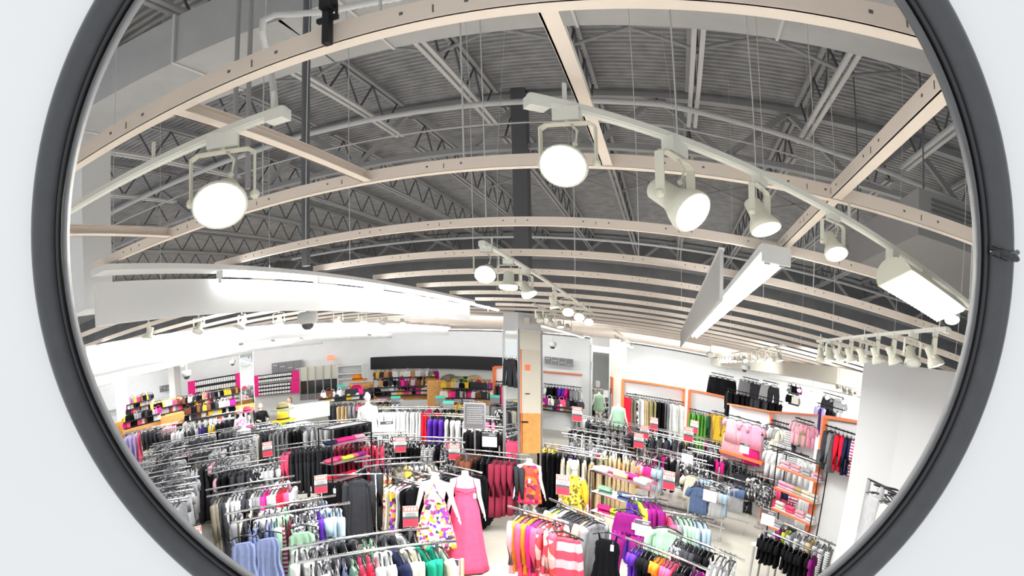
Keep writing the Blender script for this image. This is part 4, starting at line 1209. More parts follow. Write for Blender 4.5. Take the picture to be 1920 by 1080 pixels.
# table of folded pale baby clothes at lower right
p = far(1497, 978, 10.6); rz = facing(p) - .5
t = thing('display_table', 'low white table of folded pale baby clothes behind the shiny black garments', 'table', (p.x, p.y, 0), rz)
MB().box((0, 0, .78), (1.5, .8, .04)).build('table_top', M['white'], t)
for sx in (-.7, .7):
    for sy in (-.35, .35): MB().box((sx, sy, .38), (.04, .04, .76)).build('leg', M['alu'], t)
def soft(p, rz, col, label, group, s=.8):
    m_ = MB(); n = 10; rings = []
    for i in range(7):
        rings.append([((-.15 + .05 * i) * s, .12 * s * math.cos(2 * PI * k / n), (.055 + .055 * math.sin(2 * PI * k / n) + rnd.uniform(-.006, .006)) * s) for k in range(n)])
    m_.loft(rings); o = m_.build('folded_garment', CLOTH[col], None, True); o.location = p; o.rotation_euler = (0, 0, rz)
    return tag(o, label, 'folded clothes', group)
for i in range(5):
    for j in range(2):
        for k in range(rnd.choice((1, 2, 2, 3))):
            c_ = rnd.choice(['white', 'silver', 'ivory', 'rose', 'white', 'grey'])
            q = Matrix.Rotation(rz, 3, 'Z') @ Vector((-.58 + .29 * i, -.18 + .36 * j, 0))
            soft((p.x + q.x, p.y + q.y, .801 + k * .088), rz + rnd.uniform(-.1, .1), c_, '%s folded garment on the low white table of baby clothes' % c_, 'folded clothes on the low white table')
# ================================================================ mannequins
def lerp_rows(rows, n_):
    out = []
    for i in range(n_ * (len(rows) - 1) + 1):
        a_ = i / n_; k = min(int(a_), len(rows) - 2); f = a_ - k
        f2 = f * f * (3 - 2 * f) * .5 + f * .5
        out.append([rows[k][j] + (rows[k + 1][j] - rows[k][j]) * f2 for j in range(len(rows[0]))])
    return out
def oval(cx, cy, z, hw, ht, n=22, rip=0, fr=9, ph=0):
    return [(cx + (hw + rip * math.sin(fr * 2 * PI * k / n + ph)) * math.cos(2 * PI * k / n), cy + (ht + rip * math.sin(fr * 2 * PI * k / n + ph)) * math.sin(2 * PI * k / n), z) for k in range(n)]
def mannequin(p, rz, label, arms=((.30, -.02, .86), (.30, -.02, .86)), head=False, female=True, legs=True, group=None):
    t = thing('mannequin', label, 'mannequin', p, rz, group)
    m_ = MB()
    rows = [(0, 0, .80, .165, .105), (0, 0, .90, .178, .115), (0, .0, 1.02, .150, .100), (0, 0, 1.10, .125, .088), (0, -.005, 1.20, .145, .100), (0, -.01, 1.28, .160, .105), (0, 0, 1.36, .165, .085), (0, .005, 1.415, .13, .065), (0, .005, 1.445, .065, .055), (0, .0, 1.49, .050, .050), (0, -.005, 1.53, .052, .052)]
    m_.loft([oval(a_, b_, z_, hw, ht) for a_, b_, z_, hw, ht in lerp_rows(rows, 3)])
    if head:
        m_.ell((0, -.02, 1.65), (.075, .095, .115), 16)
        m_.ell((0, -.11, 1.64), (.012, .02, .02), 8)
    for s, (ox, oy, hz) in ((-1, arms[0]), (1, arms[1])):
        sh = Vector((s * .175, 0, 1.375)); el = Vector((s * (.205 + (ox - .27) * .8), .02, 1.10)); hd = Vector((s * ox, oy, hz))
        m_.tube([sh - Vector((s * .05, 0, .0)), sh, sh.lerp(el, .5), el, el.lerp(hd, .5), hd], [.045, .046, .040, .034, .030, .022], 10)
        d = (hd - el).normalized()
        m_.ell(hd + d * .04, (.018, .035, .045), 8)
        for f in range(4):
            b_ = hd + d * .07 + Vector((0, -.024 + f * .016, 0))
            m_.tube([b_, b_ + d * .04, b_ + d * (.07 - .008 * abs(f - 1.5)) + Vector((-s * .008, 0, 0))], [.0085, .008, .006], 6)
        m_.tube([hd + d * .02 + Vector((0, -.028, 0)), hd + d * .05 + Vector((-s * .005, -.045, 0)), hd + d * .075 + Vector((-s * .01, -.048, 0))], [.009, .008, .006], 6)
    if legs:
        for s in (-1, 1):
            m_.tube([(s * .08, 0, .86), (s * .088, -.005, .62), (s * .085, -.01, .48), (s * .085, .01, .30), (s * .08, .015, .10), (s * .08, .0, .05)], [.088, .075, .052, .052, .034, .035], 12)
            m_.tube([(s * .08, .02, .05), (s * .085, -.06, .035), (s * .085, -.14, .02)], [.035, .034, .02], 8)
    bo = m_.build('body', M['mann'], t, True)
    md = bo.modifiers.new('skin', 'REMESH'); md.mode = 'VOXEL'; md.voxel_size = .0065 if math.hypot(p[0], p[1]) < 11 else .016; md.use_smooth_shade = True
    m_ = MB(); m_.loft([oval(0, 0, .0, .17, .17), oval(0, 0, .015, .17, .17)]); m_.tube([(0, .10, .01), (0, .10, .5)], .01, 6); m_.build('base_plate', M['chrome'], t)
    return t
def onto(t, name, rows, m_mat, rip=0.0, straps=None, fr=9, n=44):
    m_ = MB()
    R_ = lerp_rows(rows, 3)
    nn = len(R_)
    m_.loft([oval(a_, b_, z_, hw, ht, n, rip * (1 - i / nn) ** 1.3, fr, i * .05) for i, (a_, b_, z_, hw, ht) in enumerate(R_)], cap=False)
    o = m_.build(name, m_mat, t, True)
    md = o.modifiers.new('thickness', 'SOLIDIFY'); md.thickness = .006
    if straps:
        m_ = MB()
        for st in straps: MB().tube(st, .009, 6).build('strap', m_mat, t, True)
    return o
def tagon(t, p):
    g = bpy.data.objects.new('price_tag', TAGM); COL.objects.link(g); g.parent = t; g.location = p

# pink gown
p = far(873, 1000, 8.75); p.z = .13
t = mannequin(p, facing(p) + .05 + PI, 'headless white mannequin in a long coral pink gown, seen from behind', ((.27, -.01, .82), (.27, -.01, .82)))
onto(t, 'gown', [(0, .0, -.10, .33, .26), (0, 0, .25, .27, .21), (0, 0, .62, .225, .165), (0, 0, .90, .195, .135), (0, 0, 1.04, .160, .112), (0, 0, 1.12, .138, .100), (0, -.005, 1.22, .158, .112), (0, -.008, 1.27, .166, .112)], CLOTH['coral'], .012,
     [[(-.15, .08, 1.24), (-.125, .07, 1.36), (-.115, .03, 1.42), (-.12, -.07, 1.30)], [(.15, .08, 1.24), (.125, .07, 1.36), (.115, .03, 1.42), (.12, -.07, 1.30)], [(-.14, .095, 1.25), (0, .115, 1.19), (.14, .095, 1.25)]])
tagon(t, (-.13, .12, 1.15))
# floral halter
p = far(817, 1000, 8.55); p.z = .12
t = mannequin(p, facing(p) - .25 + PI, 'headless white mannequin in a floral halter dress beside the pink gown', ((.33, .02, .86), (.30, -.02, .84)))
onto(t, 'dress', [(0, 0, .36, .30, .24), (0, 0, .62, .25, .19), (0, 0, .88, .195, .14), (0, 0, 1.02, .158, .110), (0, 0, 1.10, .134, .096), (0, 0, 1.14, .138, .098)], CLOTH['floral'], .022,
     [[(-.13, .06, 1.14), (-.05, .10, 1.27), (0, .09, 1.42)], [(.13, .06, 1.14), (.05, .10, 1.27), (0, .09, 1.42)], [(-.15, -.02, 1.28), (0, .105, 1.21), (.15, -.02, 1.28)]])
# orange print top
p = far(992, 1000, 10.6); p.z = .02
t = mannequin(p, facing(p) + .15, 'headless white mannequin in an orange and magenta print top by the mirrored column', ((.27, -.02, .84), (.27, -.02, .84)))
onto(t, 'top', [(0, 0, .66, .235, .165), (0, 0, .85, .21, .15), (0, 0, 1.02, .178, .125), (0, 0, 1.12, .165, .118), (0, -.005, 1.28, .178, .118), (0, 0, 1.37, .160, .090), (0, 0, 1.41, .125, .07)], CLOTH['orangeprint'], .01)
tagon(t, (-.02, -.14, 1.12))
# yellow print
p = far(1075, 985, 10.4); p.z = .0
t = mannequin(p, facing(p) - .35, 'white mannequin in a yellow print shirt and red skirt, right of the mirrored column', ((.29, -.04, .84), (.29, -.02, .84)), head=True)
t.scale = (.95, .95, .95)
onto(t, 'shirt', [(0, 0, .70, .25, .17), (0, 0, .9, .225, .155), (0, 0, 1.05, .19, .13), (0, 0, 1.2, .18, .12), (0, 0, 1.33, .185, .11), (0, 0, 1.41, .13, .075), (0, 0, 1.45, .07, .06)], CLOTH['yellowprint'], .008)
for s in (-1, 1): MB().tube([(s * .16, 0, 1.38), (s * .22, .01, 1.2), (s * .235, .01, 1.08), (s * .27, -.02, .93)], [.062, .062, .056, .048], 10).build('sleeve', CLOTH['yellow'], t, True)
onto(t, 'skirt', [(0, 0, .36, .24, .18), (0, 0, .55, .22, .16), (0, 0, .78, .20, .14)], CLOTH['red'], .012)
# white headed mannequin among the white tops
p = far(690, 800, 17.5); p.z = .05
t = mannequin(p, facing(p), 'white mannequin with a smooth round head in a white dress, among the white tops', head=True)
t.scale = (1.25,) * 3
onto(t, 'dress', [(0, 0, .5, .26, .18), (0, 0, .9, .21, .15), (0, 0, 1.1, .16, .115), (0, 0, 1.3, .18, .12), (0, 0, 1.4, .13, .08)], CLOTH['white'], .012)
p = far(690, 850, 12.9); p.z = 0
t = mannequin(p, facing(p), 'white mannequin in pale pink trousers behind the tall black shelf', head=False); t.scale = (.95,) * 3
onto(t, 'top', [(0, 0, .8, .2, .15), (0, 0, 1.1, .15, .11), (0, 0, 1.3, .18, .12), (0, 0, 1.4, .13, .08)], CLOTH['rose'], .008)
# left group
p = far(452, 790, 20.5); p.z = .1
t = mannequin(p, facing(p) + .3, 'white mannequin with a head in a pale floral blouse by the left mirrored column', head=True); t.scale = (1.1,) * 3
onto(t, 'blouse', [(0, 0, .75, .25, .18), (0, 0, 1.0, .2, .15), (0, 0, 1.25, .2, .13), (0, 0, 1.4, .14, .09)], CLOTH['pinkfloral'], .01)
p = far(466, 805, 19.2); p.z = .1
t = mannequin(p, facing(p) + .5, 'mannequin in a bright pink dress wearing a coral hat, left of the counter', head=True)
onto(t, 'dress', [(0, 0, .45, .26, .18), (0, 0, .85, .21, .15), (0, 0, 1.1, .15, .11), (0, 0, 1.3, .18, .12), (0, 0, 1.4, .13, .08)], CLOTH['hotpink'], .01)
p = far(457, 812, 18.2); p.z = 0.1
mannequin(p, facing(p), 'bare white headless mannequin torso in front of the pink dress mannequin')
p = far(1160, 765, 21); p.z = .3
t = mannequin(p, facing(p), 'mannequin in a mint green top left of the orange bays'); t.scale = (1.1,) * 3
onto(t, 'top', [(0, 0, .7, .24, .17), (0, 0, 1.0, .2, .15), (0, 0, 1.3, .2, .13), (0, 0, 1.41, .13, .08)], CLOTH['mint'], .008)

# hats
def hat(p, col, label, s=1.0, group=None, rot=0.0):
    m_ = MB()
    n = 20
    prof = [(.19, .0), (.17, .012), (.10, .018), (.088, .05), (.080, .10), (.05, .125), (.0005, .125)]
    m_.loft([[(r_ * math.cos(2 * PI * k / n), r_ * math.sin(2 * PI * k / n) * .9, z_ + .012 * math.sin(4 * PI * k / n) * (r_ > .15)) for k in range(n)] for r_, z_ in prof])
    t = thing('hat', label, 'hat', p, 0, group)
    t.rotation_euler = (rot, 0, 0)
    t.scale = (s,) * 3
    m_.build('crown', CLOTH[col], t, True)
    m_ = MB(); m_.loft([[(r_ * math.cos(2 * PI * k / n), r_ * .9 * math.sin(2 * PI * k / n), z_) for k in range(n)] for r_, z_ in ((.098, .022), (.095, .045))], cap=False); m_.build('band', M['black'], t, True)
    return t
hat(far(463, 772, 19.0), 'coral', 'coral hat worn by the bright pink dress mannequin', 1.5)
hat(far(530, 768, 17.0), 'khaki', 'straw yellow hat, upper of the two on the dark stand', 1.9)
hat(far(531, 789, 15.5), 'yellow', 'straw yellow hat, lower of the two on the dark stand', 1.9)
hat(far(670, 713, 25), 'orange', 'orange sun hat on the upper shelf of the white shelf unit', 2.3)
hat(far(668, 733, 25), 'magenta', 'magenta sun hat on the lower shelf of the white shelf unit', 2.3)
for (u, v, c_, s_, rt, lb) in ((855, 718, 'khaki', 2.2, 1.0, 'khaki hat tilted on the hat display, leftmost'), (870, 722, 'dkgreen', 2.6, 1.1, 'large dark olive hat in the middle of the hat display'), (886, 716, 'beige', 2.3, .9, 'beige brimmed hat on the hat display'),
                           (897, 722, 'red', 2.0, .3, 'red hat on the right of the hat display'), (898, 734, 'white', 1.8, .5, 'white hat at the front of the hat display'), (840, 712, 'taupe', 1.9, .9, 'grey hat behind the hat display'),
                           (845, 735, 'tan', 1.5, .4, 'tan hat at the front left of the hat display'), (868, 733, 'white', 1.5, .2, 'small white hat below the big olive hat')):
    hat(far(u, v, 24.2), c_, lb, s_, None, rt)

# ================================================================ people
def person(p, rz, label, top, hair, arms, h=1.7):
    t = thing('person', label, 'person', p, rz)
    t.scale = (h / 1.72,) * 3
    m_ = MB()
    rows = [(0, 0, .82, .17, .12), (0, 0, .95, .165, .115), (0, 0, 1.1, .165, .115), (0, -.01, 1.28, .19, .125), (0, 0, 1.38, .19, .10), (0, .005, 1.43, .12, .07), (0, 0, 1.47, .058, .058), (0, -.01, 1.53, .055, .058)]
    m_.loft([oval(*r_) for r_ in lerp_rows(rows, 3)])
    m_.ell((0, -.02, 1.63), (.078, .098, .118), 18)
    m_.ell((0, -.118, 1.62), (.013, .018, .022), 8)
    for s in (-1, 1): m_.ell((s * .078, -.01, 1.625), (.012, .022, .03), 8)
    for s, (e_, h_) in ((-1, arms[0]), (1, arms[1])):
        m_.tube([(s * .15, 0, 1.38), (s * .19, 0, 1.36), Vector((s * .2, 0, 1.34)).lerp(Vector(e_), .5), e_, Vector(e_).lerp(Vector(h_), .6), h_], [.05, .052, .046, .038, .034, .026], 10)
        d = (Vector(h_) - Vector(e_)).normalized()
        m_.ell(Vector(h_) + d * .03, (.03, .04, .04), 8)
        for f in range(5): m_.tube([Vector(h_) + d * .05 + Vector((-.02 + f * .011, 0, 0)), Vector(h_) + d * (.095 - .006 * abs(f - 2)) + Vector((-.024 + f * .013, 0, -.012))], [.008, .006], 5)
    for s in (-1, 1): m_.tube([(s * .085, 0, .86), (s * .095, 0, .5), (s * .095, .01, .1), (s * .095, -.1, .03)], [.09, .06, .04, .04], 10)
    bo = m_.build('body', M['skin'], t, True)
    md = bo.modifiers.new('skin', 'REMESH'); md.mode = 'VOXEL'; md.voxel_size = .010; md.use_smooth_shade = True
    for s in (-1, 1): MB().ell((s * .03, -.108, 1.65), (.012, .008, .008), 6).build('eye', M['black'], t)
    m_ = MB(); m_.ell((0, -.105, 1.575), (.024, .01, .006), 6); m_.build('mouth', CLOTH['maroon'], t)
    m_ = MB(); m_.ell((0, .012, 1.665), (.088, .10, .10), 14); m_.ell((0, .05, 1.58), (.075, .055, .10), 12); m_.build('hair', hair, t, True)
    onto(t, 'shirt', [(0, 0, .80, .21, .15), (0, 0, .95, .195, .14), (0, 0, 1.1, .185, .13), (0, -.01, 1.28, .21, .14), (0, 0, 1.38, .205, .115), (0, .005, 1.435, .135, .08), (0, 0, 1.465, .07, .065)], CLOTH[top], .006)
    for s, (e_, h_) in ((-1, arms[0]), (1, arms[1])):
        m_ = MB()
        m_.tube([(s * .15, 0, 1.38), (s * .195, 0, 1.365), Vector((s * .2, 0, 1.34)).lerp(Vector(e_), .5), e_, Vector(e_).lerp(Vector(h_), .5)], [.062, .064, .058, .052, .046], 10)
        m_.build('sleeve', CLOTH[top], t, True)
    m_ = MB()
    for s in (-1, 1): m_.tube([(s * .085, 0, .86), (s * .095, 0, .5), (s * .095, .01, .12)], [.105, .075, .06], 10)
    m_.build('trousers', CLOTH['charcoal'], t, True)
hairb = mat('hair_brown', (0.20, 0.11, 0.06), .7)
hairg = mat('hair_grey', (0.35, 0.30, 0.26), .7)
FA = ((-.26, -.12, 1.12), (-.16, -.36, 1.08)), ((.26, -.12, 1.12), (.16, -.36, 1.08))
p = far(488, 765, 23.5); p.z = 0.0
person(p, facing(p) + .3, 'person in a black top standing behind the counter, leaning over it', 'black', hairb, FA, 1.8)
p = far(527, 765, 22.5); p.z = 0.0
person(p, facing(p) + 1.2, 'person in a pale yellow shirt bending over the counter', 'lime', hairg, FA, 1.8)
p = far(543, 752, 24.5); p.z = 0.0
person(p, facing(p) - .6, 'person in a pale grey shirt behind the one in yellow', 'sky', hairb, FA, 1.8)
p = far(717, 735, 24.6); p.z = 0.0
person(p, facing(p) + .4, 'person in a pink top standing left of the orange wood wall', 'rose', hairb, FA, 1.7)
p = far(256, 795, 31); p.z = 0.0
person(p, facing(p) + .8, 'person in a red top among the orange wood tables at far left', 'red', mat('hair_black', (.02, .02, .02), .7), FA, 1.9)

# ================================================================ columns
def mirror_column(B, rot, s_, label, name='mirror_column', top=GZ, cap_z=H + .42):
    t = thing(name, label, 'column', (B[0], B[1], 0), rot)
    c = (s_ / 2, s_ / 2)
    MB().box((c[0], c[1], (cap_z + top) / 2), (s_, s_, top - cap_z)).build('capital', M['white'], t)
    MB().box((c[0], c[1], (cap_z + .08) / 2), (s_ - .02, s_ - .02, cap_z - .08)).build('mirror_panel', M['mirror'], t)
    for x_ in (0, s_):
        for y_ in (0, s_):
            MB().box((x_, y_, cap_z / 2), (.035, .035, cap_z)).build('corner_trim', M['alu'], t)
    MB().box((c[0], c[1], cap_z - .02), (s_ + .03, s_ + .03, .05)).build('top_band', M['white'], t)
    MB().box((c[0], c[1], .05), (s_ + .04, s_ + .04, .10)).build('plinth', M['alu'], t)
    return t
fv = Vector((math.sin(R(-14)), math.cos(R(-14)), 0))
Bp = fv * 11.9
bigcol = mirror_column(Bp, R(14 + 33), .55, 'big square mirror-clad column with white capital in the middle of the shop')
za, zb_, zc, zd = (far(998, v_, 12.05).z for v_ in (622, 656, 775, 850))  # panels below paint the reflection of a door area onto the right mirror face
MB().box((.275, -.006, (za + zb_) / 2), (.50, .02, za - zb_)).build('reflected_cream', M['cream'], bigcol)
MB().box((.275, -.008, (zb_ + zc) / 2), (.50, .02, zb_ - zc)).build('reflected_door', mat('reflected_door_beige', (.70, .66, .56), .4), bigcol)
MB().box((.045, -.020, (zb_ + zd) / 2), (.02, .02, zb_ - zd)).build('reflected_edge', M['orange'], bigcol)
MB().box((.20, -.028, far(992, 689, 12.05).z), (.11, .02, .13)).build('reflected_sign', mat('reflected_exit_orange', (1, .25, .12), .5), bigcol)
MB().box((.20, -.028, far(992, 738, 12.05).z), (.10, .02, .02)).build('reflected_handle', M['black'], bigcol)
MB().box((.30, -.010, (zc + zd) / 2), (.44, .025, zc - zd)).build('reflected_wood', M['wood'], bigcol)
MB().box((.12, -.034, far(985, 790, 12.05).z), (.16, .02, .03)).build('reflected_bracket', M['black'], bigcol)
m_ = MB().box((Bp.x + .02, Bp.y + .40, (GZ + DECK) / 2), (.30, .30, DECK - GZ)); tag(m_.build('steel_column', M['steel_dark']), 'dark steel column rising above the mirror-clad column to the roof', 'column')
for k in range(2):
    garment('trousers', 'charcoal', Bp + Matrix.Rotation(R(47), 3, 'Z') @ Vector((-.035, .16 + .22 * k, far(960, 668, 12).z)), R(47 + 90), '', label='short dark trousers standing in for a reflection in the big mirrored column', group='reflected dark trousers on the big mirrored column', scale=.62, tagm=True)  # placed here to imitate a reflection in the left mirror face
t = thing('emergency_light', 'pair of small pale emergency lamps on the capital of the big column', 'lamp', Bp + Vector((.28, .12, H + .62)), R(47) - PI / 2 + 1.2)
for s in (-1, 1):
    m_ = MB(); m_.box((s * .14, -.06, 0), (.10, .08, .12), Matrix.Rotation(s * .5, 3, 'Z')); m_.build('lamp_head', M['lampcan'], t)
MB().box((0, -.03, 0), (.14, .06, .12)).build('housing', M['grey_wall'], t)
p = far(1110, 700, 23.5)
mirror_column((p.x, p.y), R(14), .7, 'slim mirror-clad column right of the big one, before the back wall', top=GZ)
p = far(460, 700, 27.0)
mirror_column((p.x - .3, p.y), R(40), .6, 'mirror-clad column at left near the counter', top=GZ)
for (u, dist, lb) in ((228, 33, 'plain grey column at the far left edge'), (330, 34, 'plain grey column at left before the back wall')):
    p = far(u, 750, dist)
    tag(MB().box((p.x, p.y, GZ / 2), (.5, .5, GZ)).build('column', M['white']), lb, 'column')
p = far(1155, 700, 26)
tag(MB().box((p.x, p.y, GZ / 2), (.9, .5, GZ)).build('column', M['cream']), 'cream wall pillar left of the orange bays', 'pillar')
# ================================================================ shelves and displays
def etagere(p, rz, w_, d_, h_, shelves, label, frame='black', shelf='alu', sm=None):
    t = thing('display_shelf', label, 'display shelf', (p[0], p[1], 0), rz)
    for x_ in (-w_ / 2, w_ / 2):
        for y_ in (-d_ / 2, d_ / 2):
            MB().box((x_, y_, h_ / 2), (.025, .025, h_)).build('post', M[frame], t)
    m_ = MB()
    for y_ in (-d_ / 2, d_ / 2): m_.box((0, y_, h_), (w_, .025, .025))
    for x_ in (-w_ / 2, w_ / 2): m_.box((x_, 0, h_), (.025, d_, .025))
    m_.build('top_frame', M[frame], t)
    for z_ in shelves: MB().box((0, 0, z_), (w_ - .02, d_ - .02, .02)).build('shelf', sm or M[shelf], t)
    return t
def folded(p, rz, col, label, group, s=1.0):
    """a folded garment: soft slab with rolled front"""
    m_ = MB()
    n = 10
    rings = []
    for i in range(7):
        x_ = (-.15 + .05 * i) * s
        e = 1 - abs(i - 3) * .03
        rings.append([(x_, .12 * s * e * math.cos(2 * PI * k / n), (.055 + .055 * math.sin(2 * PI * k / n) + rnd.uniform(-.006, .006)) * s) for k in range(n)])
    m_.loft(rings)
    o = m_.build('folded_garment', CLOTH[col], None, True)
    o.location = p; o.rotation_euler = (0, 0, rz)
    return tag(o, label, 'folded clothes', group)
p = far(648, 870, 11.9)
ez = facing(p) + R(35)
etagere(p, ez, .95, .46, 2.05, (2.04, 1.68, 1.28, .90, .50), 'tall black framed display shelf with bright folded tops, left of centre')
sh_c = [(1.68, ['navy', 'hotpink', 'hotpink', 'pink']), (1.28, ['coral', 'hotpink', 'lime', 'coral', 'plum']), (.90, ['red', 'maroon', 'red', 'charcoal']), (.50, ['navy', 'denim', 'purple', 'navy'])]
for z_, cs in sh_c:
    for i, c_ in enumerate(cs):
        q = Matrix.Rotation(ez, 3, 'Z') @ Vector((-.36 + .72 * i / (len(cs) - 1), rnd.uniform(-.06, .06), 0))
        folded((p.x + q.x, p.y + q.y, z_ + .011), ez + rnd.uniform(-.3, .3), c_, '%s folded top on the %s shelf of the tall black display' % (c_, {1.68: 'upper', 1.28: 'second', .90: 'third', .50: 'lowest visible'}[z_]), 'folded tops on the tall black display', .78)
# wire shelf with shoes and folded things
p = far(1168, 940, 9.9)
wz = facing(p) - R(28)
etagere(p, wz, 1.05, .5, 1.62, (1.60, 1.22, .86, .45), 'chrome wire shelf unit with pink fleece and folded goods, right of the beige coats', 'chrome', 'chrome')
for z_, cs in ((1.60, ['pink', 'pink', 'hotpink', 'pink']), (1.60, ['white', 'beige', 'ivory']), (1.22, ['mint', 'denim', 'denim']), (.86, ['hotpink', 'lime', 'denim', 'brown'])):
    for i, c_ in enumerate(cs):
        q = Matrix.Rotation(wz, 3, 'Z') @ Vector((-.40 + .80 * i / (len(cs) - 1), (-.12 if c_ in ('white', 'beige', 'ivory') else .06), 0))
        folded((p.x + q.x, p.y + q.y, z_ + .011), wz + rnd.uniform(-.2, .2), c_, '%s folded item on the chrome wire shelf, shelf at %s height' % (c_, {1.60: 'top', 1.22: 'middle', .86: 'low'}[z_]), 'folded goods on the wire shelf', .78)
# baby goods shelf at right
p = far(1500, 900, 13.6)
bz = facing(p) - R(25)
te = etagere(p, bz, 1.15, .5, 2.35, (2.33, 1.95, 1.45, .95, .5), 'tall black framed shelf of pink baby goods at right', 'black', 'white')
for z_ in (1.95, 1.45, .95, .5): MB().box((0, -.25, z_), (1.15, .02, .05)).build('shelf_edge', M['orange'], te)
for z_, cs in ((1.95, ['rose', 'rose', 'silver', 'rose']), (1.45, ['pink', 'rose', 'beige', 'ivory', 'ivory']), (.95, ['ivory', 'coral', 'rose', 'white']), (.5, ['silver', 'charcoal', 'silver'])):
    for i, c_ in enumerate(cs):
        for k in range(2):
            q = Matrix.Rotation(bz, 3, 'Z') @ Vector((-.44 + .88 * i / (len(cs) - 1), 0, 0))
            folded((p.x + q.x, p.y + q.y, z_ + .011 + k * .085), bz, c_, '%s folded baby item on the tall shelf of baby goods' % c_, 'folded baby goods on the tall black shelf', .72)
# grey free-standing sign board
p = far(890, 790, 13.2)
t = thing('sign_board', 'grey framed sign board with rows of white text left of the big mirrored column', 'sign', (p.x, p.y, 0), facing(p))
z0, z1 = far(890, 804, 13.2).z, far(890, 755, 13.2).z
MB().box((0, 0, (z0 + z1) / 2), (.48, .03, z1 - z0)).build('frame', M['alu'], t)
MB().box((0, -.018, (z0 + z1) / 2), (.42, .01, (z1 - z0) - .07)).build('panel', M['panel_grey'], t)
for i in range(8):
    x_ = -.16
    m_ = MB()
    while x_ < .15:
        l_ = rnd.uniform(.02, .05); m_.box((x_ + l_ / 2, -.026, z1 - .12 - i * .055), (l_, .004, .014)); x_ += l_ + .012
    m_.build('text_line', M['letters'], t)
MB().box((0, 0, z0 / 2), (.04, .03, z0)).build('stand_post', M['alu'], t)
MB().box((0, 0, .02), (.45, .35, .03)).build('base', M['alu'], t)

# ---------------------------------------------------------------- orange framed bays
def bay(P0, P1, zb, posts, label, th=.10, panel='wall', top=True, shelf=None, oc='orange'):
    """P0, P1: top corners; zb: bottom height; posts: which sides carry an orange post"""
    t = thing('display_bay', label, 'display bay', (0, 0, 0))
    d = (P1 - P0); dd = Vector((d.x, d.y, 0)).normalized(); nrm = Vector((dd.y, -dd.x, 0))
    if nrm.dot(Vector((P0.x, P0.y, 0))) > 0: nrm = -nrm
    m_ = MB()
    a0, a1 = P0 - nrm * .25, P1 - nrm * .25
    m_.loft([[Vector((a0.x, a0.y, zb)), Vector((a1.x, a1.y, zb)), Vector((a1.x, a1.y, a1.z)), Vector((a0.x, a0.y, a0.z))],
             [Vector((a0.x, a0.y, zb)) - nrm * .06, Vector((a1.x, a1.y, zb)) - nrm * .06, a1 - nrm * .06, a0 - nrm * .06]])
    m_.build('back_panel', M[panel], t)
    if top:
        m_ = MB(); m_.bar(P0 - nrm * .12, P1 - nrm * .12, .22, th * .8); m_.build('top_board', M[oc], t)
    for i, (P, on_) in enumerate(((P0, posts[0]), (P1, posts[1]))):
        if on_:
            m_ = MB(); m_.bar(Vector((P.x, P.y, zb)) - nrm * .12, P - nrm * .12, th * 1.2, .16); m_.build('side_post', M[oc], t)
    if shelf:
        s0, s1 = Vector((P0.x, P0.y, shelf)), Vector((P1.x, P1.y, shelf))
        m_ = MB(); m_.bar(s0 + nrm * .1, s1 + nrm * .1, .55, .07); m_.build('shelf', M[oc], t)
    return t, dd, nrm
def hangrow(P0, P1, z_, items, where, f0=.08, f1=.92, out=.12, front=False, far_=True, sc=None):
    d = P1 - P0; dd = Vector((d.x, d.y, 0)).normalized(); nrm = Vector((dd.y, -dd.x, 0))
    if nrm.dot(Vector((P0.x, P0.y, 0))) > 0: nrm = -nrm
    a_ = P0.lerp(P1, f0) + nrm * out; b_ = P0.lerp(P1, f1) + nrm * out
    a_.z = b_.z = z_
    t = thing('hang_rail', 'black hanging rail in ' + where, 'rail', a_)
    m_ = MB(); m_.tube([(0, 0, 0), b_ - a_], .02, 6); m_.build('rail', M['black'], t)
    for f_ in (.2, .8): MB().bar((b_ - a_) * f_, (b_ - a_) * f_ - nrm * (out + .25), .03, .03).build('bracket', M['black'], t)
    tot = sum(i_[2] for i_ in items); i = 0
    rz = math.atan2(dd.y, dd.x)
    for kd, c_, n_ in items:
        for k in range(n_):
            q = a_.lerp(b_, (i + .5) / tot)
            garment(kd, c_, q, rz + (rnd.uniform(-.15, .15) if front else PI / 2 + rnd.uniform(-.35, .35)), where, far_, scale=sc)
            i += 1
P0, P1, P2 = far(1170, 713, 22.5), far(1285, 730, 23.5), far(1292, 731, 23.0)
bay(P0, P1, 0, (1, 1), 'orange framed wall bay of long coats and white dresses')
hangrow(P0, P1, P1.z - .55, [('gown', 'red', 1), ('gown', 'taupe', 2), ('gown', 'bwprint', 1), ('gown', 'white', 2), ('gown', 'beige', 2), ('gown', 'khaki', 3), ('gown', 'black', 3), ('gown', 'grey', 2), ('gown', 'white', 6)], 'the first orange bay', .02, .97, sc=1.25)
P3 = far(1447, 765, 22.5)
bay(P2, P3, 0, (1, 1), 'second orange framed bay with green tops and a tan dress')
hangrow(P2, P2.lerp(P3, .5), P2.z - .75, [('gown', 'green', 7), ('coat', 'dkgreen', 2)], 'the second orange bay, left half', .04, .62, sc=1.15)
hangrow(P2, P3, P2.z - .62, [('coat', 'tan', 1), ('coat', 'yellow', 1)], 'the second orange bay beside the green tops', .30, .46, out=.2, front=True, sc=1.25)
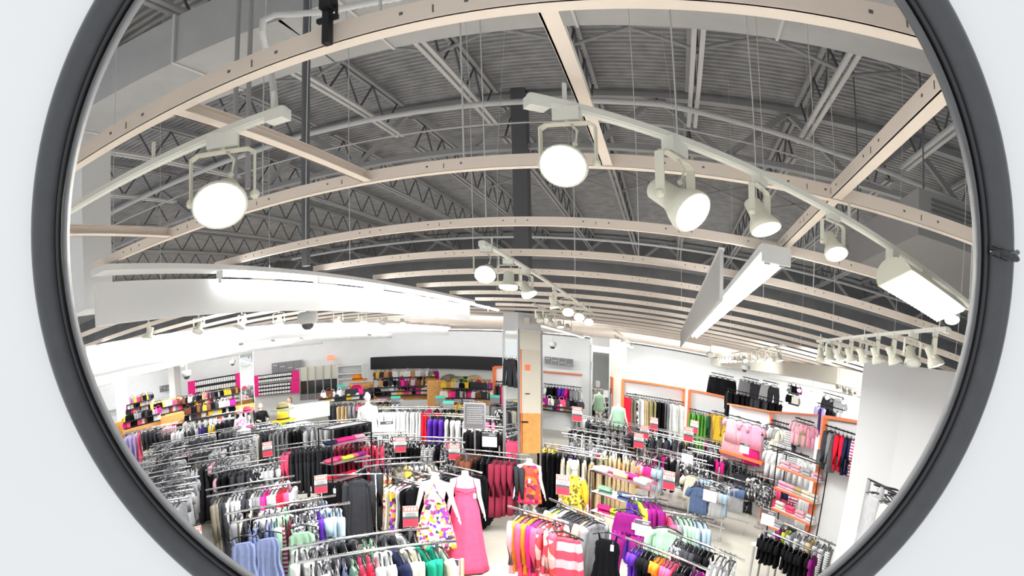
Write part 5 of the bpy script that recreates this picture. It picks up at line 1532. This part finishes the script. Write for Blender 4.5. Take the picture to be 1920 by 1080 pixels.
# white bay in front with pink outfits
Q0, Q1, Q2 = far(1363, 757, 16.6), far(1445, 772, 16.2), far(1535, 779, 16.2)
bay(Q0, Q1, 0, (0, 1), 'white bay with pink outfits above an orange shelf', .045, shelf=far(1385, 853, 16.4).z, oc='orange')
hangrow(Q0, Q1, far(1400, 786, 16.3).z, [('tee', 'rose', 2), ('tee', 'pink', 2)], 'the bay of pink outfits', .10, .86, out=.2, front=True, sc=1.0)
hangrow(Q0, Q1, far(1400, 812, 16.3).z, [('skirt', 'rose', 2), ('skirt', 'hotpink', 2)], 'the bay of pink outfits, lower row', .08, .78, out=.16, front=True, sc=1.15)
bay(Q1, Q2, 0, (0, 0), 'white bay of pale baby outfits beside the pink outfits', .045)
hangrow(Q1, Q2, far(1470, 793, 16.2).z, [('romper', 'bwnoise', 1), ('romper', 'ivory', 2), ('romper', 'silver', 2), ('romper', 'greystripe', 2), ('romper', 'charcoal', 1)], 'the bay of pale baby outfits', .03, .50, out=.15, front=True, sc=1.5)
hangrow(Q1, Q2, far(1505, 786, 16.1).z, [('romper', 'rose', 2), ('romper', 'khaki', 1), ('romper', 'pink', 2)], 'the right half of the bay of baby outfits', .52, .92, out=.35, front=True, sc=1.05)
hangrow(Q1, Q2, far(1470, 840, 16.2).z, [('romper', 'white', 3), ('romper', 'greystripe', 2), ('romper', 'white', 2)], 'the bay of pale baby outfits, lower row', .05, .9, out=.3, front=True, sc=1.3)
S0, S1 = far(1545, 781, 13.4), far(1640, 796, 13.2)
bay(S0, S1, 0, (1, 0), 'orange framed bay with red and navy tops beside the white partition', .09)
hangrow(S0, S1, far(1575, 805, 13.3).z, [('shirt', 'charcoal', 2), ('shirt', 'grey', 1), ('shirt', 'red', 2), ('shirt', 'navy', 2), ('shirt', 'redstripe', 1), ('shirt', 'rose', 2)], 'the bay beside the white partition', .08, .9, out=.2, sc=1.1)
m_ = MB().bar(Vector((S0.x, S0.y, far(1575, 868, 13.3).z)), Vector((S1.x, S1.y, far(1575, 868, 13.3).z)), .6, .3)
tag(m_.build('display_plinth', M['dkcard']), 'dark plinth under the red and navy tops', 'plinth')
# bays behind, left part
for (u0, v0, u1, v1, items, nm) in ((1018, 697, 1092, 703, [('tee', 'white', 1), ('shirt', 'black', 3), ('tee', 'purple', 3), ('tee', 'magenta', 1), ('shirt', 'grey', 2), ('gown', 'silver', 1), ('gown', 'white', 1)], 'the bay with purple tops'),
                                    (1128, 705, 1148, 708, [('gown', 'charcoal', 2), ('gown', 'grey', 3)], 'the narrow bay of grey dresses')):
    A0, A1 = far(u0, v0, 25.0), far(u1, v1, 25.0)
    bay(A0, A1, 0, (0, 1 if u0 > 1100 else 0), 'orange topped wall bay, ' + nm, .08)
    hangrow(A0, A1, A0.z - .55, items, nm, .02, .98, sc=1.35)
A0, A1 = far(927, 688, 22), far(945, 688, 22)
bay(A0, A1, 0, (1, 0), 'narrow orange framed bay left of the big mirrored column', .09)
hangrow(A0, A1, A0.z - .6, [('gown', 'charcoal', 2), ('gown', 'coral', 2)], 'the narrow bay by the mirrored column', .1, .9, sc=1.4)

# trousers shown high on the right wall
for (u0, v0, u1, v1, items, nm) in ((1333, 700, 1377, 706, [('skirt', 'black', 4)], 'four black shorts'), (1392, 708, 1424, 712, [('skirt', 'grey', 2), ('skirt', 'charcoal', 2)], 'grey and charcoal shorts'),
                                    (1430, 714, 1460, 719, [('skirt', 'silver', 1), ('trousers', 'charcoal', 1)], 'one pair of dark trousers'), (1543, 737, 1583, 745, [('skirt', 'charcoal', 1), ('tee', 'silver', 1)], 'a dark and a pale top')):
    A0, A1 = far(u0, v0, 24.0 - (u0 - 1333) * .012), far(u1, v1, 24.0 - (u0 - 1333) * .012)
    hangrow(A0, A1, (A0.z + A1.z) / 2, items, 'the wall display of ' + nm, .02, .98, out=.05, front=True, sc=1.25)
for (u0, v0, u1, v1, items, nm) in ((1360, 737, 1470, 755, [('jacket', 'black', 7), ('jacket', 'charcoal', 5), ('jacket', 'black', 4)], 'the ledge above the second bay'), (1530, 765, 1585, 772, [('jacket', 'lilac', 2), ('jacket', 'black', 2), ('jacket', 'silver', 2)], 'the ledge above the baby outfits')):
    A0, A1 = far(u0, v0, 21.5 if u0 < 1500 else 18.5), far(u1, v1, 21.5 if u0 < 1500 else 18.5)
    hangrow(A0, A1, (A0.z + A1.z) / 2 + .1, items, nm, .02, .98, out=.05, sc=1.1)
# ---------------------------------------------------------------- back wall
def wp(u, v, y_=27.7):
    d = ray(u, v); return Vector((0, 0, H)) + d * (y_ / d.y)
def slab(u0, v0, u1, v1, m, name, label, cat, y_=27.7, dp=.08, parts=None):
    a_, b_ = wp(u0, v0, y_), wp(u1, v1, y_)
    t = thing(name, label, cat, ((a_.x + b_.x) / 2, y_, (a_.z + b_.z) / 2))
    W, Hh = abs(b_.x - a_.x), abs(a_.z - b_.z)
    MB().box((0, 0, 0), (W, dp, Hh)).build('panel', M[m], t)
    return t, W, Hh
for (u0, v0, u1, v1, lb) in ((510, 681, 567, 695, 'dark grey four-part poster high on the left of the back wall'), (1021, 668, 1075, 688, 'dark grey four-part poster right of the big mirrored column'), (1335 - 3, 0, 0, 0, None), (300, 724, 327, 731, 'grey three-part poster on the far left wall')):
    if lb is None: continue
    t, W, Hh = slab(u0, v0, u1, v1, 'alu', 'wall_poster', lb, 'poster')
    for i in range(4):
        MB().box((-W / 2 + W * (i + .5) / 4, -.05, 0), (W / 4 * .92, .03, Hh * .94)).build('poster_panel', M['panel_grey'], t)
        m_ = MB(); m_.box((-W / 2 + W * (i + .5) / 4, -.07, Hh * (.25 - .18 * i)), (W / 4 * .6, .01, Hh * .06)); m_.build('lettering', M['letters'], t)
for (u, v, lb) in ((620, 671, 'orange lit exit sign on the left of the back wall'), (1468, 690, 'orange lit exit sign below the right soffit')):
    p = wp(u, v, 27.5) if u < 1000 else far(u, v, 19.5)
    t = thing('exit_sign', lb, 'exit sign', p, facing(p))
    MB().box((0, 0, 0), (.38, .06, .30)).build('housing', mat('exit_orange', (1.0, .28, .12), .5, emit=.6), t)
    # the letters E X I T
    lm = M['letters']
    def seg(m_, x0, z0, x1, z1): m_.bar((x0, -.04, z0), (x1, -.04, z1), .02, .02)
    m_ = MB(); x_ = -.14
    seg(m_, x_, -.07, x_, .07); [seg(m_, x_, z_, x_ + .05, z_) for z_ in (-.07, 0, .07)]
    x_ = -.065; seg(m_, x_, -.07, x_ + .06, .07); seg(m_, x_ + .06, -.07, x_, .07)
    seg(m_, .03, -.07, .03, .07); seg(m_, .10, -.07, .10, .07); seg(m_, .065, .07, .135, .07)
    m_.build('lettering', lm, t)
# fitting room front
t, W, Hh = slab(566, 689, 641, 745, 'cream', 'fitting_room_front', 'cream panelled room front with a band of dark windows at the back', 'room front', 26.0, .3)
MB().box((0, -.17, -Hh * .12), (W, .04, Hh * .40)).build('window_band', M['glass_dark'], t)
MB().box((0, -.17, -Hh * .42), (W, .04, Hh * .18)).build('lower_panel', M['panel_grey'], t)
for i in range(6): MB().box((-W / 2 + W * i / 5, -.2, 0), (.05, .05, Hh)).build('mullion', M['alu'], t)
# white shelf unit with hats
t, W, Hh = slab(643, 684, 690, 745, 'white', 'shelf_unit', 'white wall shelf unit with two bright hats', 'shelf unit', 26.2, .1)
for z_ in (-.5, .1, .25, .5): MB().box((0, -.3, Hh * z_ * .95), (W, .55, .06)).build('shelf', M['white'], t)
for s in (-1, 1): MB().box((s * W / 2, -.28, 0), (.05, .55, Hh)).build('side_panel', M['white'], t)
# shoe walls: black shelves with white boxes
def shoewall(u0, v0, u1, v1, rows, n_, label, y_=27.5):
    a_, b_ = wp(u0, v0, y_), wp(u1, v1, y_)
    zt, zb = max(a_.z, b_.z), min(a_.z, b_.z)
    t = thing('shoe_shelf', label, 'shelf', ((a_.x + b_.x) / 2, y_, zb))
    W = abs(b_.x - a_.x)
    MB().box((0, 0, (zt - zb) / 2), (W, .12, zt - zb)).build('shelf_back', M['black'], t)
    for i in range(n_):
        for j in range(rows):
            m_ = MB(); m_.box((-W / 2 + W * (i + .5) / n_, -.12, (zt - zb) * (j + .5) / rows), (W / n_ * .55, .12, (zt - zb) / rows * .6)); m_.build('shoe_box', M['tag'], t)
    for s in (-1, 1):
        MB().box((s * (W / 2 + .35), -.05, (zt - zb) / 2), (.7, .12, (zt - zb) * 1.1)).build('pink_poster', CLOTH['hotpink'], t)
shoewall(487, 704, 550, 712, 2, 16, 'upper black shoe shelf with white boxes and pink posters on the back wall')
shoewall(487, 722, 548, 736, 3, 12, 'lower black shoe shelf with rows of white boxes on the back wall')
shoewall(368, 714, 445, 726, 2, 18, 'long black shelf with white boxes on the far left wall')
# counter
a_, b_ = far(500, 790, 20), far(580, 775, 20.5)
t = thing('sales_counter', 'long dark counter with a pale glass top in front of the back wall at left', 'counter', (0, 0, 0))
A_, B_ = Vector((a_.x, a_.y, .5)), Vector((b_.x, b_.y, .5))
m_ = MB(); m_.bar(A_, B_, .7, 1.0); m_.build('counter_body', M['dkcard'], t)
m_ = MB(); m_.bar(A_ + Vector((0, 0, .56)), B_ + Vector((0, 0, .56)), .8, .10); m_.build('counter_top', mat('glass_top', (.55, .66, .62), .2), t)
m_ = MB(); m_.bar(A_ + Vector((-.3, 1.6, .9)), B_ + Vector((-.3, 1.6, .9)), .6, .6); m_.build('back_counter', mat('glass_case', (.50, .60, .58), .25), t)
# orange wood displays and goods
def woodbox(u, v, w_, h_, dist, label, dp=.5):
    p = far(u, v, dist); rz = facing(p)
    t = thing('wood_display', label, 'display table', (p.x, p.y, 0), rz)
    zt = p.z
    MB().box((0, 0, zt - h_ / 2), (w_, dp, h_)).build('panel', M['wood'], t)
    for s in (-1, 1): MB().box((s * w_ * .42, 0, (zt - h_) / 2), (.06, dp * .8, max(zt - h_, .02))).build('leg', M['steel_dark'], t)
    return p, zt
WB = [(760, 714, 4.6, .9, 25.2, 'long orange wood wall panel behind the accessories, left of centre'), (822, 712, .9, 1.2, 24.3, 'orange wood post panel left of the hat display'), (849, 712, .9, .9, 25.9, 'orange wood panel behind the hats'),
      (905, 712, .7, 1.2, 25.2, 'orange wood panel right of the hats'), (402, 741, 1.0, 1.2, 30, 'square orange wood panel at left, left of three'), (421, 735, 1.0, 1.7, 31.5, 'square orange wood panel at left, middle of three'), (440, 730, 1.1, 1.4, 30.6, 'square orange wood panel at left, right of three'),
      (268, 775, 2.2, .8, 29, 'orange wood table end at far left'), (285, 762, 1.0, 1.6, 30.5, 'tall orange wood panel at far left'), (345, 772, 2.2, .5, 27, 'low orange wood table in the accessory area'), (215, 793, 1.6, 1.4, 30, 'orange wood counter at the very left edge'),
      (425, 765, 2.4, .3, 25.5, 'flat orange wood table top before the left column'), (310, 750, 1.6, 1.2, 30, 'orange wood shelf under the handbag wall')]
for w__ in WB: woodbox(*w__)
def bagmesh(i):
    r = random.Random(i); m_ = MB(); w_, h_, d_ = r.uniform(.2, .34), r.uniform(.16, .28), .10
    m_.loft([[(-w_ / 2 * k, -d_ / 2 * k, z_), (w_ / 2 * k, -d_ / 2 * k, z_), (w_ / 2 * k, d_ / 2 * k, z_), (-w_ / 2 * k, d_ / 2 * k, z_)] for z_, k in ((0, .95), (h_ * .5, 1.0), (h_, .8))])
    m_.tube([(-w_ * .3, 0, h_ * .95), (-w_ * .22, 0, h_ * 1.35), (0, 0, h_ * 1.5), (w_ * .22, 0, h_ * 1.35), (w_ * .3, 0, h_ * .95)], .012, 6)
    return m_.mesh('handbag', [None], False)
BAG = [bagmesh(i) for i in range(4)]
def bag(p, col, label, group, s=1.0):
    o = bpy.data.objects.new('handbag', BAG[rnd.randrange(4)]); COL.objects.link(o)
    o.location = p; o.scale = (s,) * 3; o.rotation_euler = (0, 0, facing(p) + rnd.uniform(-.5, .5))
    o.material_slots[0].link = 'OBJECT'; o.material_slots[0].material = CLOTH[col]
    return tag(o, label, 'handbag', group)
BC = ['black', 'silver', 'charcoal', 'plum', 'black', 'hotpink', 'silver', 'brown', 'ivory', 'black', 'white', 'charcoal', 'coral', 'tan', 'grey', 'white', 'yellow', 'charcoal']
def bagfield(u0, u1, va, vb, dist, rows, n_, nm, sl):
    t = thing('goods_shelf', 'dark shelf unit of ' + nm, 'shelf', (0, 0, 0))
    for j in range(rows):
        v0_ = va + (vb - va) * j / max(rows - 1, 1)
        A_, B_ = far(u0, v0_ + sl, dist), far(u1, v0_, dist)
        zz = (A_.z + B_.z) / 2
        A_.z = B_.z = zz
        m_ = MB(); m_.bar(A_ - Vector((0, 0, .03)), B_ - Vector((0, 0, .03)), .45, .05); m_.build('shelf', M['black'], t)
        for i in range(n_):
            q = A_.lerp(B_, (i + rnd.uniform(.3, .7)) / n_)
            c_ = rnd.choice(BC)
            bag((q.x, q.y, zz), c_, '%s handbag among %s' % (c_, nm), nm)
bagfield(238, 286, 748, 776, 30, 4, 11, 'the handbags on the far left wall', 10)
bagfield(346, 448, 742, 758, 28, 3, 20, 'the handbags under the box shelf at left', 9)
bagfield(290, 345, 758, 770, 28.5, 2, 9, 'the bags beside the left column', 6)
bagfield(232, 300, 778, 790, 26.5, 2, 10, 'the bags on the far left tables', 10)
bagfield(350, 440, 764, 776, 25, 2, 14, 'the goods on the left tables', 8)
bagfield(700, 820, 707, 714, 26, 2, 16, 'the goods above the long orange panel', 0)
bagfield(705, 815, 724, 740, 24.4, 3, 15, 'the goods before the long orange panel', 0)
bagfield(830, 925, 728, 746, 23.6, 2, 12, 'the goods around the hats', 0)
bagfield(600, 700, 742, 750, 23.5, 2, 10, 'the goods near the white shelf unit', 0)
bagfield(1018, 1090, 762, 770, 22.5, 2, 9, 'the goods right of the mirrored column', 0)
bagfield(1478, 1498, 738, 758, 21.0, 2, 3, 'the goods on the small black wall shelf', -2)
